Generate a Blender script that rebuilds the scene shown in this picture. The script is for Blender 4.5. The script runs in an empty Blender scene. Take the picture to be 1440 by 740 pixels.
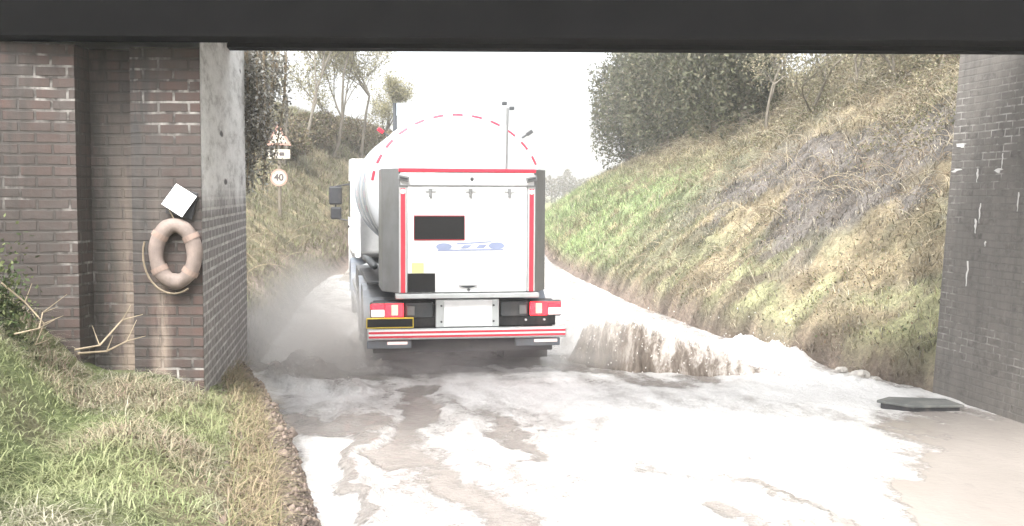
import bpy, bmesh, math, random
import numpy as np
from mathutils import Vector, Matrix, Euler
R = math.radians
random.seed(7); rng = np.random.default_rng(11)
scene = bpy.context.scene
C = scene.collection

# ------------------------------------------------------------------ camera, light, exposure
CAM_Z = 2.3
cam_d = bpy.data.cameras.new('camera'); cam = bpy.data.objects.new('camera', cam_d); C.objects.link(cam)
cam_d.sensor_width = 36; cam_d.lens = 37.5; cam_d.clip_end = 2000; cam_d.clip_start = .05
cam.location = (0, 0, CAM_Z)
cam.matrix_world = Matrix.Translation((0, 0, CAM_Z)) @ Euler((R(90 - 3.8), 0, 0)).to_matrix().to_4x4() @ Matrix.Rotation(R(0.3), 4, 'Z')
scene.camera = cam
CM = cam.matrix_world.copy()

world = bpy.data.worlds.new('World'); scene.world = world; world.use_nodes = True
wn = world.node_tree.nodes; wl = world.node_tree.links
bg = wn['Background']; sky = wn.new('ShaderNodeTexSky'); sky.sky_type = 'NISHITA'; sky.sun_disc = False
SUN_EL, SUN_ROT = R(52), R(200)   # high behind the camera, veiled
sky.sun_elevation = SUN_EL; sky.sun_rotation = SUN_ROT; sky.air_density = 1.0; sky.dust_density = 6.0; sky.ozone_density = 1.0
hs = wn.new('ShaderNodeHueSaturation'); hs.inputs['Saturation'].default_value = .18
wl.new(sky.outputs[0], hs.inputs['Color']); wl.new(hs.outputs[0], bg.inputs['Color'])
bg.inputs['Strength'].default_value = .15
sd = bpy.data.lights.new('sun', 'SUN'); sd.energy = .95; sd.angle = R(30); sd.color = (1, .985, .965)
so = bpy.data.objects.new('sun', sd); C.objects.link(so)
so.rotation_euler = (R(90) - SUN_EL, 0, R(180) - SUN_ROT)
scene.view_settings.view_transform = 'Standard'; scene.view_settings.look = 'None'
scene.view_settings.gamma = 1; scene.view_settings.use_curve_mapping = False
scene.view_settings.exposure = 2.0
scene.render.engine = 'CYCLES'
scene.cycles.use_denoising = True
scene.cycles.max_bounces = 6; scene.cycles.diffuse_bounces = 3; scene.cycles.glossy_bounces = 3
scene.cycles.transparent_max_bounces = 12; scene.cycles.volume_bounces = 3
scene.cycles.volume_step_rate = 2.0; scene.cycles.volume_max_steps = 128

# ------------------------------------------------------------------ helpers
F = 1500.0
def ray(px, py):
    d = Vector(((px - 720) / F, -(py - 370) / F, -1)); return (CM.to_3x3() @ d)
def at(px, py, Y):
    d = ray(px, py); return Vector((0, 0, CAM_Z)) + d * (Y / d.y)
def wat(px, py, z=0.0):
    d = ray(px, py); return Vector((0, 0, CAM_Z)) + d * ((z - CAM_Z) / d.z)

def _hash(ix, iy, s):
    h = (ix * 374761393 + iy * 668265263 + s * 2147483647 + 1013904223) & 0xffffffff
    h = ((h ^ (h >> 13)) * 1274126177) & 0xffffffff
    return ((h ^ (h >> 16)) & 0xffff) / 65535.0
def vnoise(x, y, s=0):
    x = np.asarray(x, float); y = np.asarray(y, float)
    ix = np.floor(x).astype(np.int64); iy = np.floor(y).astype(np.int64)
    fx = x - ix; fy = y - iy; fx = fx * fx * (3 - 2 * fx); fy = fy * fy * (3 - 2 * fy)
    a = _hash(ix, iy, s); b = _hash(ix + 1, iy, s); c = _hash(ix, iy + 1, s); d = _hash(ix + 1, iy + 1, s)
    return (a * (1 - fx) + b * fx) * (1 - fy) + (c * (1 - fx) + d * fx) * fy
def fbm(x, y, s=0, o=4):
    t = 0; a = .5; n = 0
    for k in range(o):
        t = t + a * vnoise(x * 2 ** k, y * 2 ** k, s + k * 17); n += a; a *= .5
    return t / n
def sm(a, b, x):
    t = np.clip((np.asarray(x, float) - a) / (b - a), 0, 1); return t * t * (3 - 2 * t)

def tag(o, label=None, cat=None, group=None, kind=None):
    if label: o['label'] = label
    if cat: o['category'] = cat
    if group: o['group'] = group
    if kind: o['kind'] = kind
    return o
def empty(name, loc, rz=0):
    o = bpy.data.objects.new(name, None); C.objects.link(o); o.location = loc; o.rotation_euler = (0, 0, rz)
    o.empty_display_size = .2; return o
def copy_tree(o, parent=None):
    c = o.copy(); C.objects.link(c); c.parent = parent
    for ch in list(o.children): copy_tree(ch, c)
    return c
def npmesh(name, V, Fs, mat, parent=None, smooth=False, col=None, mats=None):
    """Fs: array n x k"""
    me = bpy.data.meshes.new(name)
    V = np.asarray(V, np.float32); Fs = np.asarray(Fs, np.int32)
    n, k = Fs.shape
    me.vertices.add(len(V)); me.vertices.foreach_set('co', V.ravel())
    me.loops.add(n * k); me.loops.foreach_set('vertex_index', Fs.ravel())
    me.polygons.add(n); me.polygons.foreach_set('loop_start', np.arange(0, n * k, k, dtype=np.int32))
    me.polygons.foreach_set('loop_total', np.full(n, k, np.int32))
    if smooth: me.polygons.foreach_set('use_smooth', np.ones(n, bool))
    me.update(calc_edges=True)
    if col is not None:
        a = me.color_attributes.new('tint', 'FLOAT_COLOR', 'POINT')
        c4 = np.ones((len(V), 4), np.float32); c4[:, :3] = col; a.data.foreach_set('color', c4.ravel())
    me.materials.append(mat)
    o = bpy.data.objects.new(name, me); C.objects.link(o)
    if parent: o.parent = parent
    return o

class MB:
    def __init__(s): s.v = []; s.f = []; s.mi = []; s.m = 0
    def add(s, vs, fs):
        b = len(s.v); s.v += [tuple(v) for v in vs]; s.f += [tuple(b + i for i in f) for f in fs]; s.mi += [s.m] * len(fs); return s
    def box(s, x0, x1, y0, y1, z0, z1, rot=None, c=None):
        vs = [Vector((x, y, z)) for x in (x0, x1) for y in (y0, y1) for z in (z0, z1)]
        if rot is not None:
            cc = Vector(c) if c else Vector(((x0 + x1) / 2, (y0 + y1) / 2, (z0 + z1) / 2))
            vs = [cc + rot @ (v - cc) for v in vs]
        return s.add(vs, [(0, 1, 3, 2), (4, 6, 7, 5), (0, 4, 5, 1), (2, 3, 7, 6), (0, 2, 6, 4), (1, 5, 7, 3)])
    def tube(s, pts, r, n=8, cap=True):
        pts = [Vector(p) for p in pts]; rs = r if isinstance(r, (list, tuple)) else [r] * len(pts)
        vs = []; prev = None
        for i, p in enumerate(pts):
            t = (pts[min(i + 1, len(pts) - 1)] - pts[max(i - 1, 0)]).normalized()
            if prev is None:
                a = t.cross(Vector((0, 0, 1)));
                if a.length < .01: a = t.cross(Vector((1, 0, 0)))
            else: a = prev - t * prev.dot(t)
            a.normalize(); prev = a; b = t.cross(a)
            vs += [p + (a * math.cos(2 * math.pi * k / n) + b * math.sin(2 * math.pi * k / n)) * rs[i] for k in range(n)]
        fs = []
        for i in range(len(pts) - 1):
            for k in range(n):
                k2 = (k + 1) % n; fs.append((i * n + k, i * n + k2, (i + 1) * n + k2, (i + 1) * n + k))
        if cap: fs += [tuple(range(n - 1, -1, -1)), tuple((len(pts) - 1) * n + k for k in range(n))]
        return s.add(vs, fs)
    def lathe(s, prof, axis='y', n=32, c=(0, 0, 0), sx=1, sz=1, a0=0, a1=2 * math.pi):
        """prof: list (radius, along)."""
        full = abs(a1 - a0 - 2 * math.pi) < 1e-6; m = n if full else n + 1
        vs = []
        for r, h in prof:
            for k in range(m):
                t = a0 + (a1 - a0) * k / n; u, w = r * math.cos(t) * sx, r * math.sin(t) * sz
                vs.append({'y': (c[0] + u, c[1] + h, c[2] + w), 'x': (c[0] + h, c[1] + u, c[2] + w), 'z': (c[0] + u, c[1] + w, c[2] + h)}[axis])
        fs = []
        for i in range(len(prof) - 1):
            for k in range(n):
                k2 = (k + 1) % m; fs.append((i * m + k, i * m + k2, (i + 1) * m + k2, (i + 1) * m + k))
        return s.add(vs, fs)
    def prism(s, pts, y0, y1, plane='xz'):
        n = len(pts)
        mk = (lambda p, y: (p[0], y, p[1])) if plane == 'xz' else (lambda p, y: (y, p[0], p[1])) if plane == 'yz' else (lambda p, y: (p[0], p[1], y))
        return s.add([mk(p, y0) for p in pts] + [mk(p, y1) for p in pts],
                     [tuple(range(n - 1, -1, -1)), tuple(range(n, 2 * n))] + [(i, (i + 1) % n, n + (i + 1) % n, n + i) for i in range(n)])
    def build(s, name, mat, parent=None, bevel=0, smooth=False):
        me = bpy.data.meshes.new(name); me.from_pydata(s.v, [], s.f)
        ms = mat if isinstance(mat, (list, tuple)) else [mat]
        for m in ms: me.materials.append(m)
        for p, i in zip(me.polygons, s.mi): p.material_index = i; p.use_smooth = smooth
        bm = bmesh.new(); bm.from_mesh(me); bmesh.ops.recalc_face_normals(bm, faces=bm.faces); bm.to_mesh(me); bm.free()
        o = bpy.data.objects.new(name, me); C.objects.link(o)
        if parent: o.parent = parent
        if bevel:
            b = o.modifiers.new('bevel', 'BEVEL'); b.width = bevel; b.segments = 2; b.limit_method = 'ANGLE'; b.angle_limit = R(40)
        return o

# ------------------------------------------------------------------ materials
class NT:
    def __init__(s, name):
        s.m = bpy.data.materials.new(name); s.m.use_nodes = True; s.t = s.m.node_tree; s.p = s.t.nodes['Principled BSDF']; s.out = s.t.nodes['Material Output']
    def n(s, typ, **k):
        nd = s.t.nodes.new('ShaderNode' + typ)
        for a, b in k.items():
            if a.startswith('i_'):
                key = a[2:]; key = int(key) if key.isdigit() else key.replace('_', ' ')
                nd.inputs[key].default_value = b
            else: setattr(nd, a, b)
        return nd
    def l(s, a, b): s.t.links.new(a, b)
    def noise(s, vec, scale, detail=4, rough=.55):
        nd = s.n('TexNoise'); nd.inputs['Scale'].default_value = scale; nd.inputs['Detail'].default_value = detail; nd.inputs['Roughness'].default_value = rough
        if vec is not None: s.l(vec, nd.inputs['Vector'])
        return nd.outputs['Fac']
    def ramp(s, fac, stops):
        nd = s.n('ValToRGB'); e = nd.color_ramp.elements
        while len(e) < len(stops): e.new(.5)
        for q, (p, c) in zip(e, stops): q.position = p; q.color = (c if len(c) == 4 else (*c, 1)) if isinstance(c, (tuple, list)) else (c, c, c, 1)
        s.l(fac, nd.inputs[0]); return nd.outputs[0]
    def mix(s, fac, a, b, mode='MIX'):
        nd = s.n('Mix', data_type='RGBA', blend_type=mode)
        for i, q in ((0, fac), (6, a), (7, b)):
            if hasattr(q, 'links'): s.l(q, nd.inputs[i])
            else: nd.inputs[i].default_value = q if i == 0 else (*q, 1)[:4]
        return nd.outputs[2]
    def math(s, op, a, b=0.0):
        nd = s.n('Math', operation=op)
        for i, q in ((0, a), (1, b)):
            if hasattr(q, 'links'): s.l(q, nd.inputs[i])
            else: nd.inputs[i].default_value = q
        return nd.outputs[0]
    def bump(s, h, strength=.5, dist=.02):
        nd = s.n('Bump'); nd.inputs['Strength'].default_value = strength; nd.inputs['Distance'].default_value = dist
        s.l(h, nd.inputs['Height']); s.l(nd.outputs[0], s.p.inputs['Normal'])
    def coord(s, which='Object'): return s.n('TexCoord').outputs[which]
    def mapping(s, vec, sc=(1, 1, 1), loc=(0, 0, 0)):
        nd = s.n('Mapping'); nd.inputs['Scale'].default_value = sc; nd.inputs['Location'].default_value = loc; s.l(vec, nd.inputs['Vector']); return nd.outputs[0]
def simple(name, col, rough=.5, metal=0, var=.12, scale=6, bump=0, emit=None, dirt=None):
    t = NT(name); o = t.coord(); f = t.noise(o, scale, 5)
    lo = tuple(c * (1 - var) for c in col); hi = tuple(min(1, c * (1 + var)) for c in col)
    c = t.ramp(f, [(.3, lo), (.7, hi)])
    if dirt:
        g = t.noise(t.mapping(o, (1, 1, .35)), 3.5, 8, .7); c = t.mix(t.math('MULTIPLY', t.ramp(g, [(.48, 0.), (.72, 1.)]), dirt[1]), c, dirt[0])
    t.l(c, t.p.inputs['Base Color']); t.p.inputs['Metallic'].default_value = metal
    rr = t.n('MapRange'); rr.inputs['To Min'].default_value = max(0, rough - .1); rr.inputs['To Max'].default_value = min(1, rough + .12)
    t.l(f, rr.inputs['Value']); t.l(rr.outputs[0], t.p.inputs['Roughness'])
    if bump: t.bump(t.noise(o, scale * 5, 6), bump, .01)
    if emit: t.p.inputs['Emission Color'].default_value = (*emit[0], 1); t.p.inputs['Emission Strength'].default_value = emit[1]
    return t.m
def tinted(name, rough=.7, trans=0.25):
    t = NT(name); a = t.n('Attribute', attribute_name='tint'); t.l(a.outputs['Color'], t.p.inputs['Base Color']); t.p.inputs['Roughness'].default_value = rough
    t.p.inputs['Specular IOR Level'].default_value = .3
    if trans:
        tr = t.n('BsdfTranslucent'); t.l(a.outputs['Color'], tr.inputs['Color']); mx = t.n('MixShader'); mx.inputs[0].default_value = trans
        t.l(t.p.outputs[0], mx.inputs[1]); t.l(tr.outputs[0], mx.inputs[2]); t.l(mx.outputs[0], t.out.inputs['Surface'])
    return t.m

def brick_mat(name, c1, c2, mortar, mortar_hi, mscale=.9, row=.085, width=.24, msize=.012, stain=None, dark=(.05, .045, .04), hi_range=(.5, .68), render=False, streak=.5):
    t = NT(name); uv = t.coord('UV')
    b = t.n('TexBrick'); b.inputs['Scale'].default_value = 1; b.inputs['Row Height'].default_value = row; b.inputs['Brick Width'].default_value = width
    b.inputs['Mortar Size'].default_value = msize; b.inputs['Mortar Smooth'].default_value = .35; b.inputs['Bias'].default_value = 0
    wob = t.n('Mix', data_type='VECTOR'); wob.inputs[0].default_value = .012
    nz = t.n('TexNoise'); nz.inputs['Scale'].default_value = 5; nz.inputs['Detail'].default_value = 5; t.l(uv, nz.inputs['Vector'])
    t.l(uv, wob.inputs[4]); t.l(nz.outputs['Color'], wob.inputs[5]); t.l(wob.outputs[1], b.inputs['Vector'])
    n1 = t.noise(uv, 1.1, 4); n2 = t.noise(uv, 9, 6, .7); n3 = t.noise(t.mapping(uv, (5, .45, 1)), 1.3, 6, .6); n4 = t.noise(t.mapping(uv, (1, 1, 1), (4, 9, 0)), mscale, 5, .65)
    ca = t.mix(t.ramp(n1, [(.35, 0.), (.65, 1.)]), c1, c2)
    cb = t.mix(t.ramp(n2, [(.35, 0.), (.7, 1.)]), tuple(x * .55 for x in c1), tuple(x * 1.25 for x in c2))
    t.l(ca, b.inputs['Color1']); t.l(cb, b.inputs['Color2'])
    mm = t.mix(t.ramp(n4, [(hi_range[0], 0.), (hi_range[1], 1.)]), mortar, mortar_hi)
    n5 = t.noise(uv, 6.5, 3); mm = t.mix(t.ramp(n5, [(.42, 0.), (.56, 1.)]), mortar, mm)
    t.l(mm, b.inputs['Mortar'])
    c = t.mix(t.math('MULTIPLY', t.ramp(n3, [(.42, 0.), (.66, 1.)]), streak), b.outputs['Color'], dark)
    c = t.mix(t.math('MULTIPLY', t.ramp(n2, [(.55, 0.), (.8, 1.)]), .3), c, tuple(x * .6 for x in c1))
    h = t.math('MULTIPLY', b.outputs['Fac'], -1.0)
    if stain:
        sp = t.n('SeparateXYZ'); t.l(uv, sp.inputs[0])
        for (u0, wd, col, amt, vlo, vhi) in stain:
            d = t.math('ABSOLUTE', t.math('SUBTRACT', t.math('ADD', sp.outputs[0], t.math('MULTIPLY', t.math('SUBTRACT', n1, .5), .12)), u0))
            m = t.math('SUBTRACT', 1, t.math('MINIMUM', t.math('DIVIDE', d, wd), 1))
            v = t.n('MapRange'); v.inputs['From Min'].default_value = vlo; v.inputs['From Max'].default_value = vhi; t.l(sp.outputs[1], v.inputs['Value'])
            m = t.math('MULTIPLY', t.math('MULTIPLY', m, v.outputs[0]), t.ramp(t.noise(t.mapping(uv, (7, 1.3, 1)), 2, 6, .65), [(.36, 0.), (.6, 1.)]))
            c = t.mix(t.math('MINIMUM', t.math('MULTIPLY', m, amt), 1), c, col)
    if render:   # lime render, worn off towards the foot
        sp = t.n('SeparateXYZ'); t.l(uv, sp.inputs[0])
        lim = t.math('ADD', sp.outputs[1], t.math('MULTIPLY', t.math('SUBTRACT', n4, .5), .9))
        k = t.n('MapRange'); k.inputs['From Min'].default_value = 2.1; k.inputs['From Max'].default_value = 2.35; t.l(lim, k.inputs['Value'])
        wv = t.noise(t.mapping(uv, (.42, 1.15, 1)), 3.0, 10, .78)
        rc = t.ramp(wv, [(.3, (.1, .095, .09)), (.4, (.36, .355, .34)), (.5, (.58, .58, .56)), (.7, (.76, .76, .74))])
        vo = t.n('TexVoronoi'); vo.inputs['Scale'].default_value = 2.6; t.l(t.mapping(uv, (.3, 1.5, 1)), vo.inputs['Vector'])
        rc = t.mix(t.ramp(t.math('ADD', vo.outputs['Distance'], t.math('MULTIPLY', n2, .12)), [(.14, 1.), (.2, 0.)]), rc, (.03, .028, .025))
        c = t.mix(k.outputs[0], c, rc)
        h = t.math('ADD', t.math('MULTIPLY', h, t.math('SUBTRACT', 1, k.outputs[0])), t.math('MULTIPLY', wv, 1.6))
    t.l(c, t.p.inputs['Base Color']); t.p.inputs['Roughness'].default_value = .75
    t.bump(t.math('ADD', h, t.math('MULTIPLY', n2, .8)), .8, .012)
    return t.m

m_brick_left = brick_mat('old_brick', (.076, .043, .034), (.052, .044, .039), (.042, .035, .03), (.4, .38, .35), hi_range=(.5, .64), stain=[(5.98, .16, (.28, .22, .17), 1.5, 3.0, .6), (6.42, .1, (.3, .24, .19), 1.1, 2.6, .8), (6.22, .35, (.03, .028, .026), 1.1, .4, 2.0), (5.75, .3, (.03, .027, .022), 1.3, -3, 1.5), (4.9, .4, (.035, .03, .026), 1.0, -2, 2.5), (3.9, .5, (.035, .03, .026), 1.0, -2, 2.5)], streak=.75)
m_reveal = brick_mat('rendered_brick', (.16, .15, .14), (.2, .19, .18), (.3, .29, .27), (.5, .49, .46), render=True, row=.085, width=.24, msize=.016, hi_range=(.35, .6), streak=.3)
m_brick_right = brick_mat('grey_engineering_brick', (.15, .138, .122), (.178, .165, .148), (.15, .14, .126), (.42, .4, .37), mscale=.8, row=.078, msize=.009, hi_range=(.5, .64), streak=.35, dark=(.06, .058, .055))
m_black_steel = simple('flat_black_steel', (.003, .003, .003), 1, 0, .3, 3); m_black_steel.node_tree.nodes['Principled BSDF'].inputs['Specular IOR Level'].default_value = .05  # even near-black steel, barely specular, for girders and deck
m_white = simple('white_paint', (.8, .8, .8), .28, 0, .03, 3, dirt=((.5, .46, .4), .12))
m_tank = simple('white_tank_paint', (.52, .54, .56), .22, 0, .03, 2, dirt=((.45, .42, .38), .15))
m_alu = simple('dull_aluminium', (.21, .215, .215), .48, .35, .1, 5, dirt=((.13, .12, .1), .5))
m_lightalu = simple('bright_aluminium', (.5, .52, .52), .4, .4, .08, 5, dirt=((.2, .18, .16), .4))
m_greyband = simple('grey_band', (.3, .33, .36), .4, .4, .1, 5)
m_dark = simple('chassis_black', (.02, .021, .024), .55, 0, .3, 6, .1, dirt=((.12, .1, .085), .5))
m_darkgrey = simple('dark_grey_plastic', (.05, .055, .06), .5, 0, .2, 6, dirt=((.16, .14, .12), .4))
m_guard = simple('grey_mudguard', (.17, .19, .22), .35, 0, .15, 5, dirt=((.2, .17, .14), .6))
m_rubber = simple('tyre_rubber', (.02, .02, .02), .7, 0, .3, 12, .3, dirt=((.14, .11, .09), .6))
m_redrefl = simple('red_reflective', (.62, .035, .06), .35, 0, .08, 8)
m_black = simple('redaction_box', (.002, .002, .002), .8, 0, .1, 3)  # black for the boxes that stand for redaction marks
m_yellow = simple('yellow_plate', (.8, .6, .05), .4, 0, .05, 5)
m_paleyellow = simple('pale_yellow_sticker', (.85, .78, .28), .5, 0, .05, 5)
m_paleblue = simple('pale_blue_print', (.25, .29, .42), .5, 0, .05, 8)
m_glass = simple('dark_glass', (.02, .03, .035), .08, 0, .1, 2)
m_tail = simple('tail_lens_lit', (.5, .01, .012), .25, 0, .05, 8, emit=((1, .012, .02), 2.2))
m_tailhot = simple('tail_bulb_lit', (.9, .2, .15), .25, 0, .05, 8, emit=((1, .12, .08), 2.0))
m_clear = simple('clear_lens', (.85, .8, .78), .15, 0, .05, 8, emit=((1, .65, .6), .25))
m_ring = simple('weathered_foam', (.19, .15, .13), .7, 0, .25, 9, .4, dirt=((.09, .07, .055), .85))
m_rope = simple('old_rope', (.2, .16, .11), .85, 0, .2, 20, .4)
m_card = simple('white_card', (.85, .85, .86), .45, 0, .02, 4)
m_slab = simple('wet_board', (.1, .105, .1), .45, 0, .2, 6, .3, dirt=((.3, .28, .25), .5))
m_stone = simple('pale_stone', (.36, .34, .31), .7, 0, .3, 6, .8)
m_galv = simple('weathered_pole', (.15, .13, .1), .6, .2, .2, 6)
m_signwhite = simple('faded_sign_white', (.4, .37, .31), .6, 0, .1, 5)
m_signred = simple('faded_sign_red', (.33, .19, .15), .6, 0, .1, 5)
m_signblack = simple('faded_sign_black', (.06, .05, .05), .6, 0, .1, 5)
m_twig = simple('pale_dead_twig', (.27, .22, .15), .8, 0, .3, 9, .3)
m_bark = simple('grey_bark', (.13, .115, .09), .85, 0, .3, 5, .6)
m_grass = tinted('grass_blades'); m_leaf = tinted('leaf'); m_stem = tinted('stems', .8, 0)

# ground
def ground_mat():
    t = NT('earth_and_turf'); a = t.n('Attribute', attribute_name='tint'); o = t.coord()
    n1 = t.noise(o, 2.2, 8, .65); n2 = t.noise(o, 14, 8, .7)
    c = t.mix(1.0, a.outputs['Color'], t.ramp(n2, [(.25, .45), (.5, .9), (.75, 1.45)]), 'MULTIPLY')
    c = t.mix(t.math('MULTIPLY', t.ramp(n1, [(.5, 0.), (.65, 1.)]), .45), c, (.13, .1, .07))
    t.l(c, t.p.inputs['Base Color']); t.p.inputs['Roughness'].default_value = .8; t.p.inputs['Specular IOR Level'].default_value = .25
    t.bump(t.math('ADD', n2, t.math('MULTIPLY', n1, .7)), .9, .08); return t.m
m_ground = ground_mat()
def road_mat():
    t = NT('wet_muddy_asphalt'); o = t.coord(); n = t.noise(t.mapping(o, (1, .25, 1)), 1.2, 6); g = t.noise(o, 60, 4)
    c = t.mix(t.ramp(n, [(.35, 0.), (.65, 1.)]), (.2, .18, .16), (.34, .31, .28)); t.l(c, t.p.inputs['Base Color'])
    r = t.ramp(n, [(.35, .18), (.7, .45)]); t.l(r, t.p.inputs['Roughness']); t.bump(g, .3, .004); return t.m
m_road = road_mat()
def water_mat():
    t = NT('muddy_flood_water'); a = t.n('Attribute', attribute_name='tint'); sp = t.n('SeparateColor'); t.l(a.outputs['Color'], sp.inputs[0])
    o = t.coord(); foam = sp.outputs[0]; chop = sp.outputs[1]; mud = sp.outputs[2]
    st = t.mapping(o, (1.0, .55, 1))
    n1 = t.noise(st, 3.2, 9, .68); n2 = t.noise(o, 22, 6, .7); vo = t.n('TexVoronoi', feature='DISTANCE_TO_EDGE'); vo.inputs['Scale'].default_value = 16
    nz = t.n('TexNoise'); nz.inputs['Scale'].default_value = 7; nz.inputs['Detail'].default_value = 4; t.l(o, nz.inputs['Vector'])
    mv = t.n('Mix', data_type='VECTOR'); mv.inputs[0].default_value = .3; t.l(o, mv.inputs[4]); t.l(nz.outputs['Color'], mv.inputs[5]); t.l(mv.outputs[1], vo.inputs['Vector'])
    lace = t.ramp(vo.outputs['Distance'], [(.0, 1.), (.16, 0.)])
    k = t.math('ADD', t.math('ADD', t.math('MULTIPLY', foam, 1.5), t.math('MULTIPLY', t.math('SUBTRACT', n1, .5), 1.5)), t.math('MULTIPLY', t.math('SUBTRACT', n2, .5), .5))
    mr = t.n('Mapping'); mr.inputs['Rotation'].default_value = (0, 0, R(-14)); mr.inputs['Scale'].default_value = (1.0, .16, 1); t.l(mv.outputs[1], mr.inputs['Vector'])
    n6 = t.noise(mr.outputs[0], 9, 7, .65); k = t.math('ADD', k, t.math('MULTIPLY', t.math('SUBTRACT', n6, .5), 1.1))
    k = t.math('ADD', k, t.math('MULTIPLY', t.math('MULTIPLY', lace, foam), .22))
    fm = t.ramp(k, [(.26, 0.), (.6, .5), (1.0, 1.)])
    body = t.mix(mud, (.25, .225, .203), (.19, .18, .168))  # body toned close to the foam, so glare is painted into the colour
    body = t.mix(t.ramp(t.noise(st, 1.1, 6), [(.35, 0.), (.7, .5)]), body, (.33, .3, .27))
    fv = t.noise(t.mapping(o, (1, .55, 1), (3, 7, 0)), 4.5, 10, .78)
    fcol = t.mix(t.ramp(fv, [(.34, 0.), (.6, 1.)]), (.36, .345, .325), (.72, .71, .69)); fcol = t.mix(t.math('MULTIPLY', t.ramp(foam, [(.62, 0.), (.9, 1.)]), .7), fcol, (.8, .79, .77))
    c = t.mix(fm, body, fcol); t.l(c, t.p.inputs['Base Color'])
    t.l(t.ramp(fm, [(0, .08), (1, .4)]), t.p.inputs['Roughness']); t.p.inputs['IOR'].default_value = 1.33
    h = t.math('ADD', t.math('MULTIPLY', t.noise(t.mapping(o, (1, .6, 1)), 5, 6, .6), .7), t.math('MULTIPLY', n2, .35))
    h = t.math('ADD', h, t.math('MULTIPLY', n6, .5)); h = t.math('MULTIPLY', h, t.math('ADD', chop, .06)); h = t.math('ADD', h, t.math('MULTIPLY', fm, .12)); h = t.math('ADD', h, t.math('MULTIPLY', t.math('MULTIPLY', fv, fm), .45))
    t.bump(h, .9, .1); return t.m
m_water = water_mat()
def curtain_mat():
    t = NT('brown_splash'); uv = t.coord('UV'); wz = t.n('TexNoise'); wz.inputs['Scale'].default_value = 2.2; wz.inputs['Detail'].default_value = 3; t.l(uv, wz.inputs['Vector'])
    wm = t.n('Mix', data_type='VECTOR'); wm.inputs[0].default_value = .16; t.l(uv, wm.inputs[4]); t.l(wz.outputs['Color'], wm.inputs[5]); uv2 = wm.outputs[1]
    n1 = t.noise(t.mapping(uv2, (8, 1.2, 1)), 1, 8, .7); n2 = t.noise(t.mapping(uv2, (26, 9, 1)), 1, 6, .75)
    sp = t.n('SeparateXYZ'); t.l(uv, sp.inputs[0])
    k = t.math('ADD', t.math('ADD', t.math('MULTIPLY', n1, .75), t.math('MULTIPLY', n2, .25)), t.math('MULTIPLY', sp.outputs[1], .12)); k = t.math('ADD', k, t.math('MULTIPLY', t.math('SUBTRACT', sp.outputs[0], 1.2), .045))
    c = t.ramp(k, [(.44, (.085, .066, .05)), (.56, (.22, .18, .145)), (.63, (.5, .45, .4)), (.73, (.85, .83, .8))]); t.l(c, t.p.inputs['Base Color'])
    t.p.inputs['Roughness'].default_value = .2; t.bump(k, 1.0, .08)
    av = t.math('SUBTRACT', t.math('ADD', .42, t.math('MULTIPLY', n1, 1.0)), sp.outputs[1]); t.l(t.ramp(t.math('ADD', av, t.math('MULTIPLY', t.math('SUBTRACT', n2, .5), .5)), [(.0, 0.), (.16, 1.)]), t.p.inputs['Alpha']); return t.m
m_curtain = curtain_mat()
m_drop = simple('spray_drops', (.8, .77, .73), .3, 0, .2, 30)

# ------------------------------------------------------------------ terrain
def Redge(Y): return np.interp(Y, [-20, 3, 8.6, 12.3, 14, 17.2, 22.3, 34, 60, 90, 400], [7.5, 6.3, 5.45, 4.78, 4.1, 3.2, 2.36, 1.26, .8, 2.5, 8])
def Ledge(Y): return np.interp(Y, [-20, 0, 5, 7.34, 9.3, 11.9, 12.5, 24.6, 36, 44, 52, 62, 72, 400], [-.3, -.3, -.62, -1.2, -1.76, -2.72, -3.05, -4.6, -5.4, -4.6, -3.6, -2.4, -1.5, -1.0])
def roadz(Y): return np.interp(Y, [-20, 4, 10, 20, 30, 60, 120, 400], [-.2, -.22, -.28, -.14, .03, .35, .5, .5])
def ground_z(X, Y):
    X = np.asarray(X, float); Y = np.asarray(Y, float)
    r = X - Redge(Y); l = Ledge(Y) - X; z = roadz(Y) - .02
    bumps = (fbm(X * .9, Y * .9, 3) - .5) * .5 + (fbm(X * 2.6, Y * 2.6, 5) - .5) * .34 + (fbm(X * 8, Y * 8, 6, 3) - .5) * .09
    # right: eroded lip, then slope
    rs = np.clip(r, 0, None)
    cap = np.interp(Y, [0, 34, 62, 80], [11, 9.5, 5.5, .6])
    zr = .32 * sm(0, .35, rs) + .84 * np.clip(rs - .15, 0, None)
    zr = cap * (1 - np.exp(-(zr / cap) ** 1.5 * 1.0)) ** (1 / 1.5) if True else zr
    zr = np.maximum(zr, 0)
    ln = .42 * sm(0, .38, np.clip(l, 0, None)) + .38 * sm(.3, 1.5, l) + .95 * np.clip(l - 1.8, 0, None)
    ln = np.minimum(ln, 3.0)
    capl = np.interp(Y, [0, 40, 64, 78], [6.0, 8.5, 8.0, .6])
    lf = .25 * sm(0, .3, np.clip(l, 0, None)) + np.interp(Y, [20, 30, 48], [.8, .8, 1.35]) * np.clip(l, 0, None); lf = capl * (1 - np.exp(-lf / capl * 1.1))
    w = sm(11.2, 14.5, Y); zl = ln * (1 - w) + lf * w
    base = np.where(r > 0, zr, 0) + np.where(l > 0, zl, 0)
    z = z * (1 - sm(0, .3, np.maximum(r, l))) + base
    z = z + bumps * sm(.15, 1.2, np.maximum(r, l)) * np.where(Y > 11.5, 1, .35)
    return z
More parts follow.
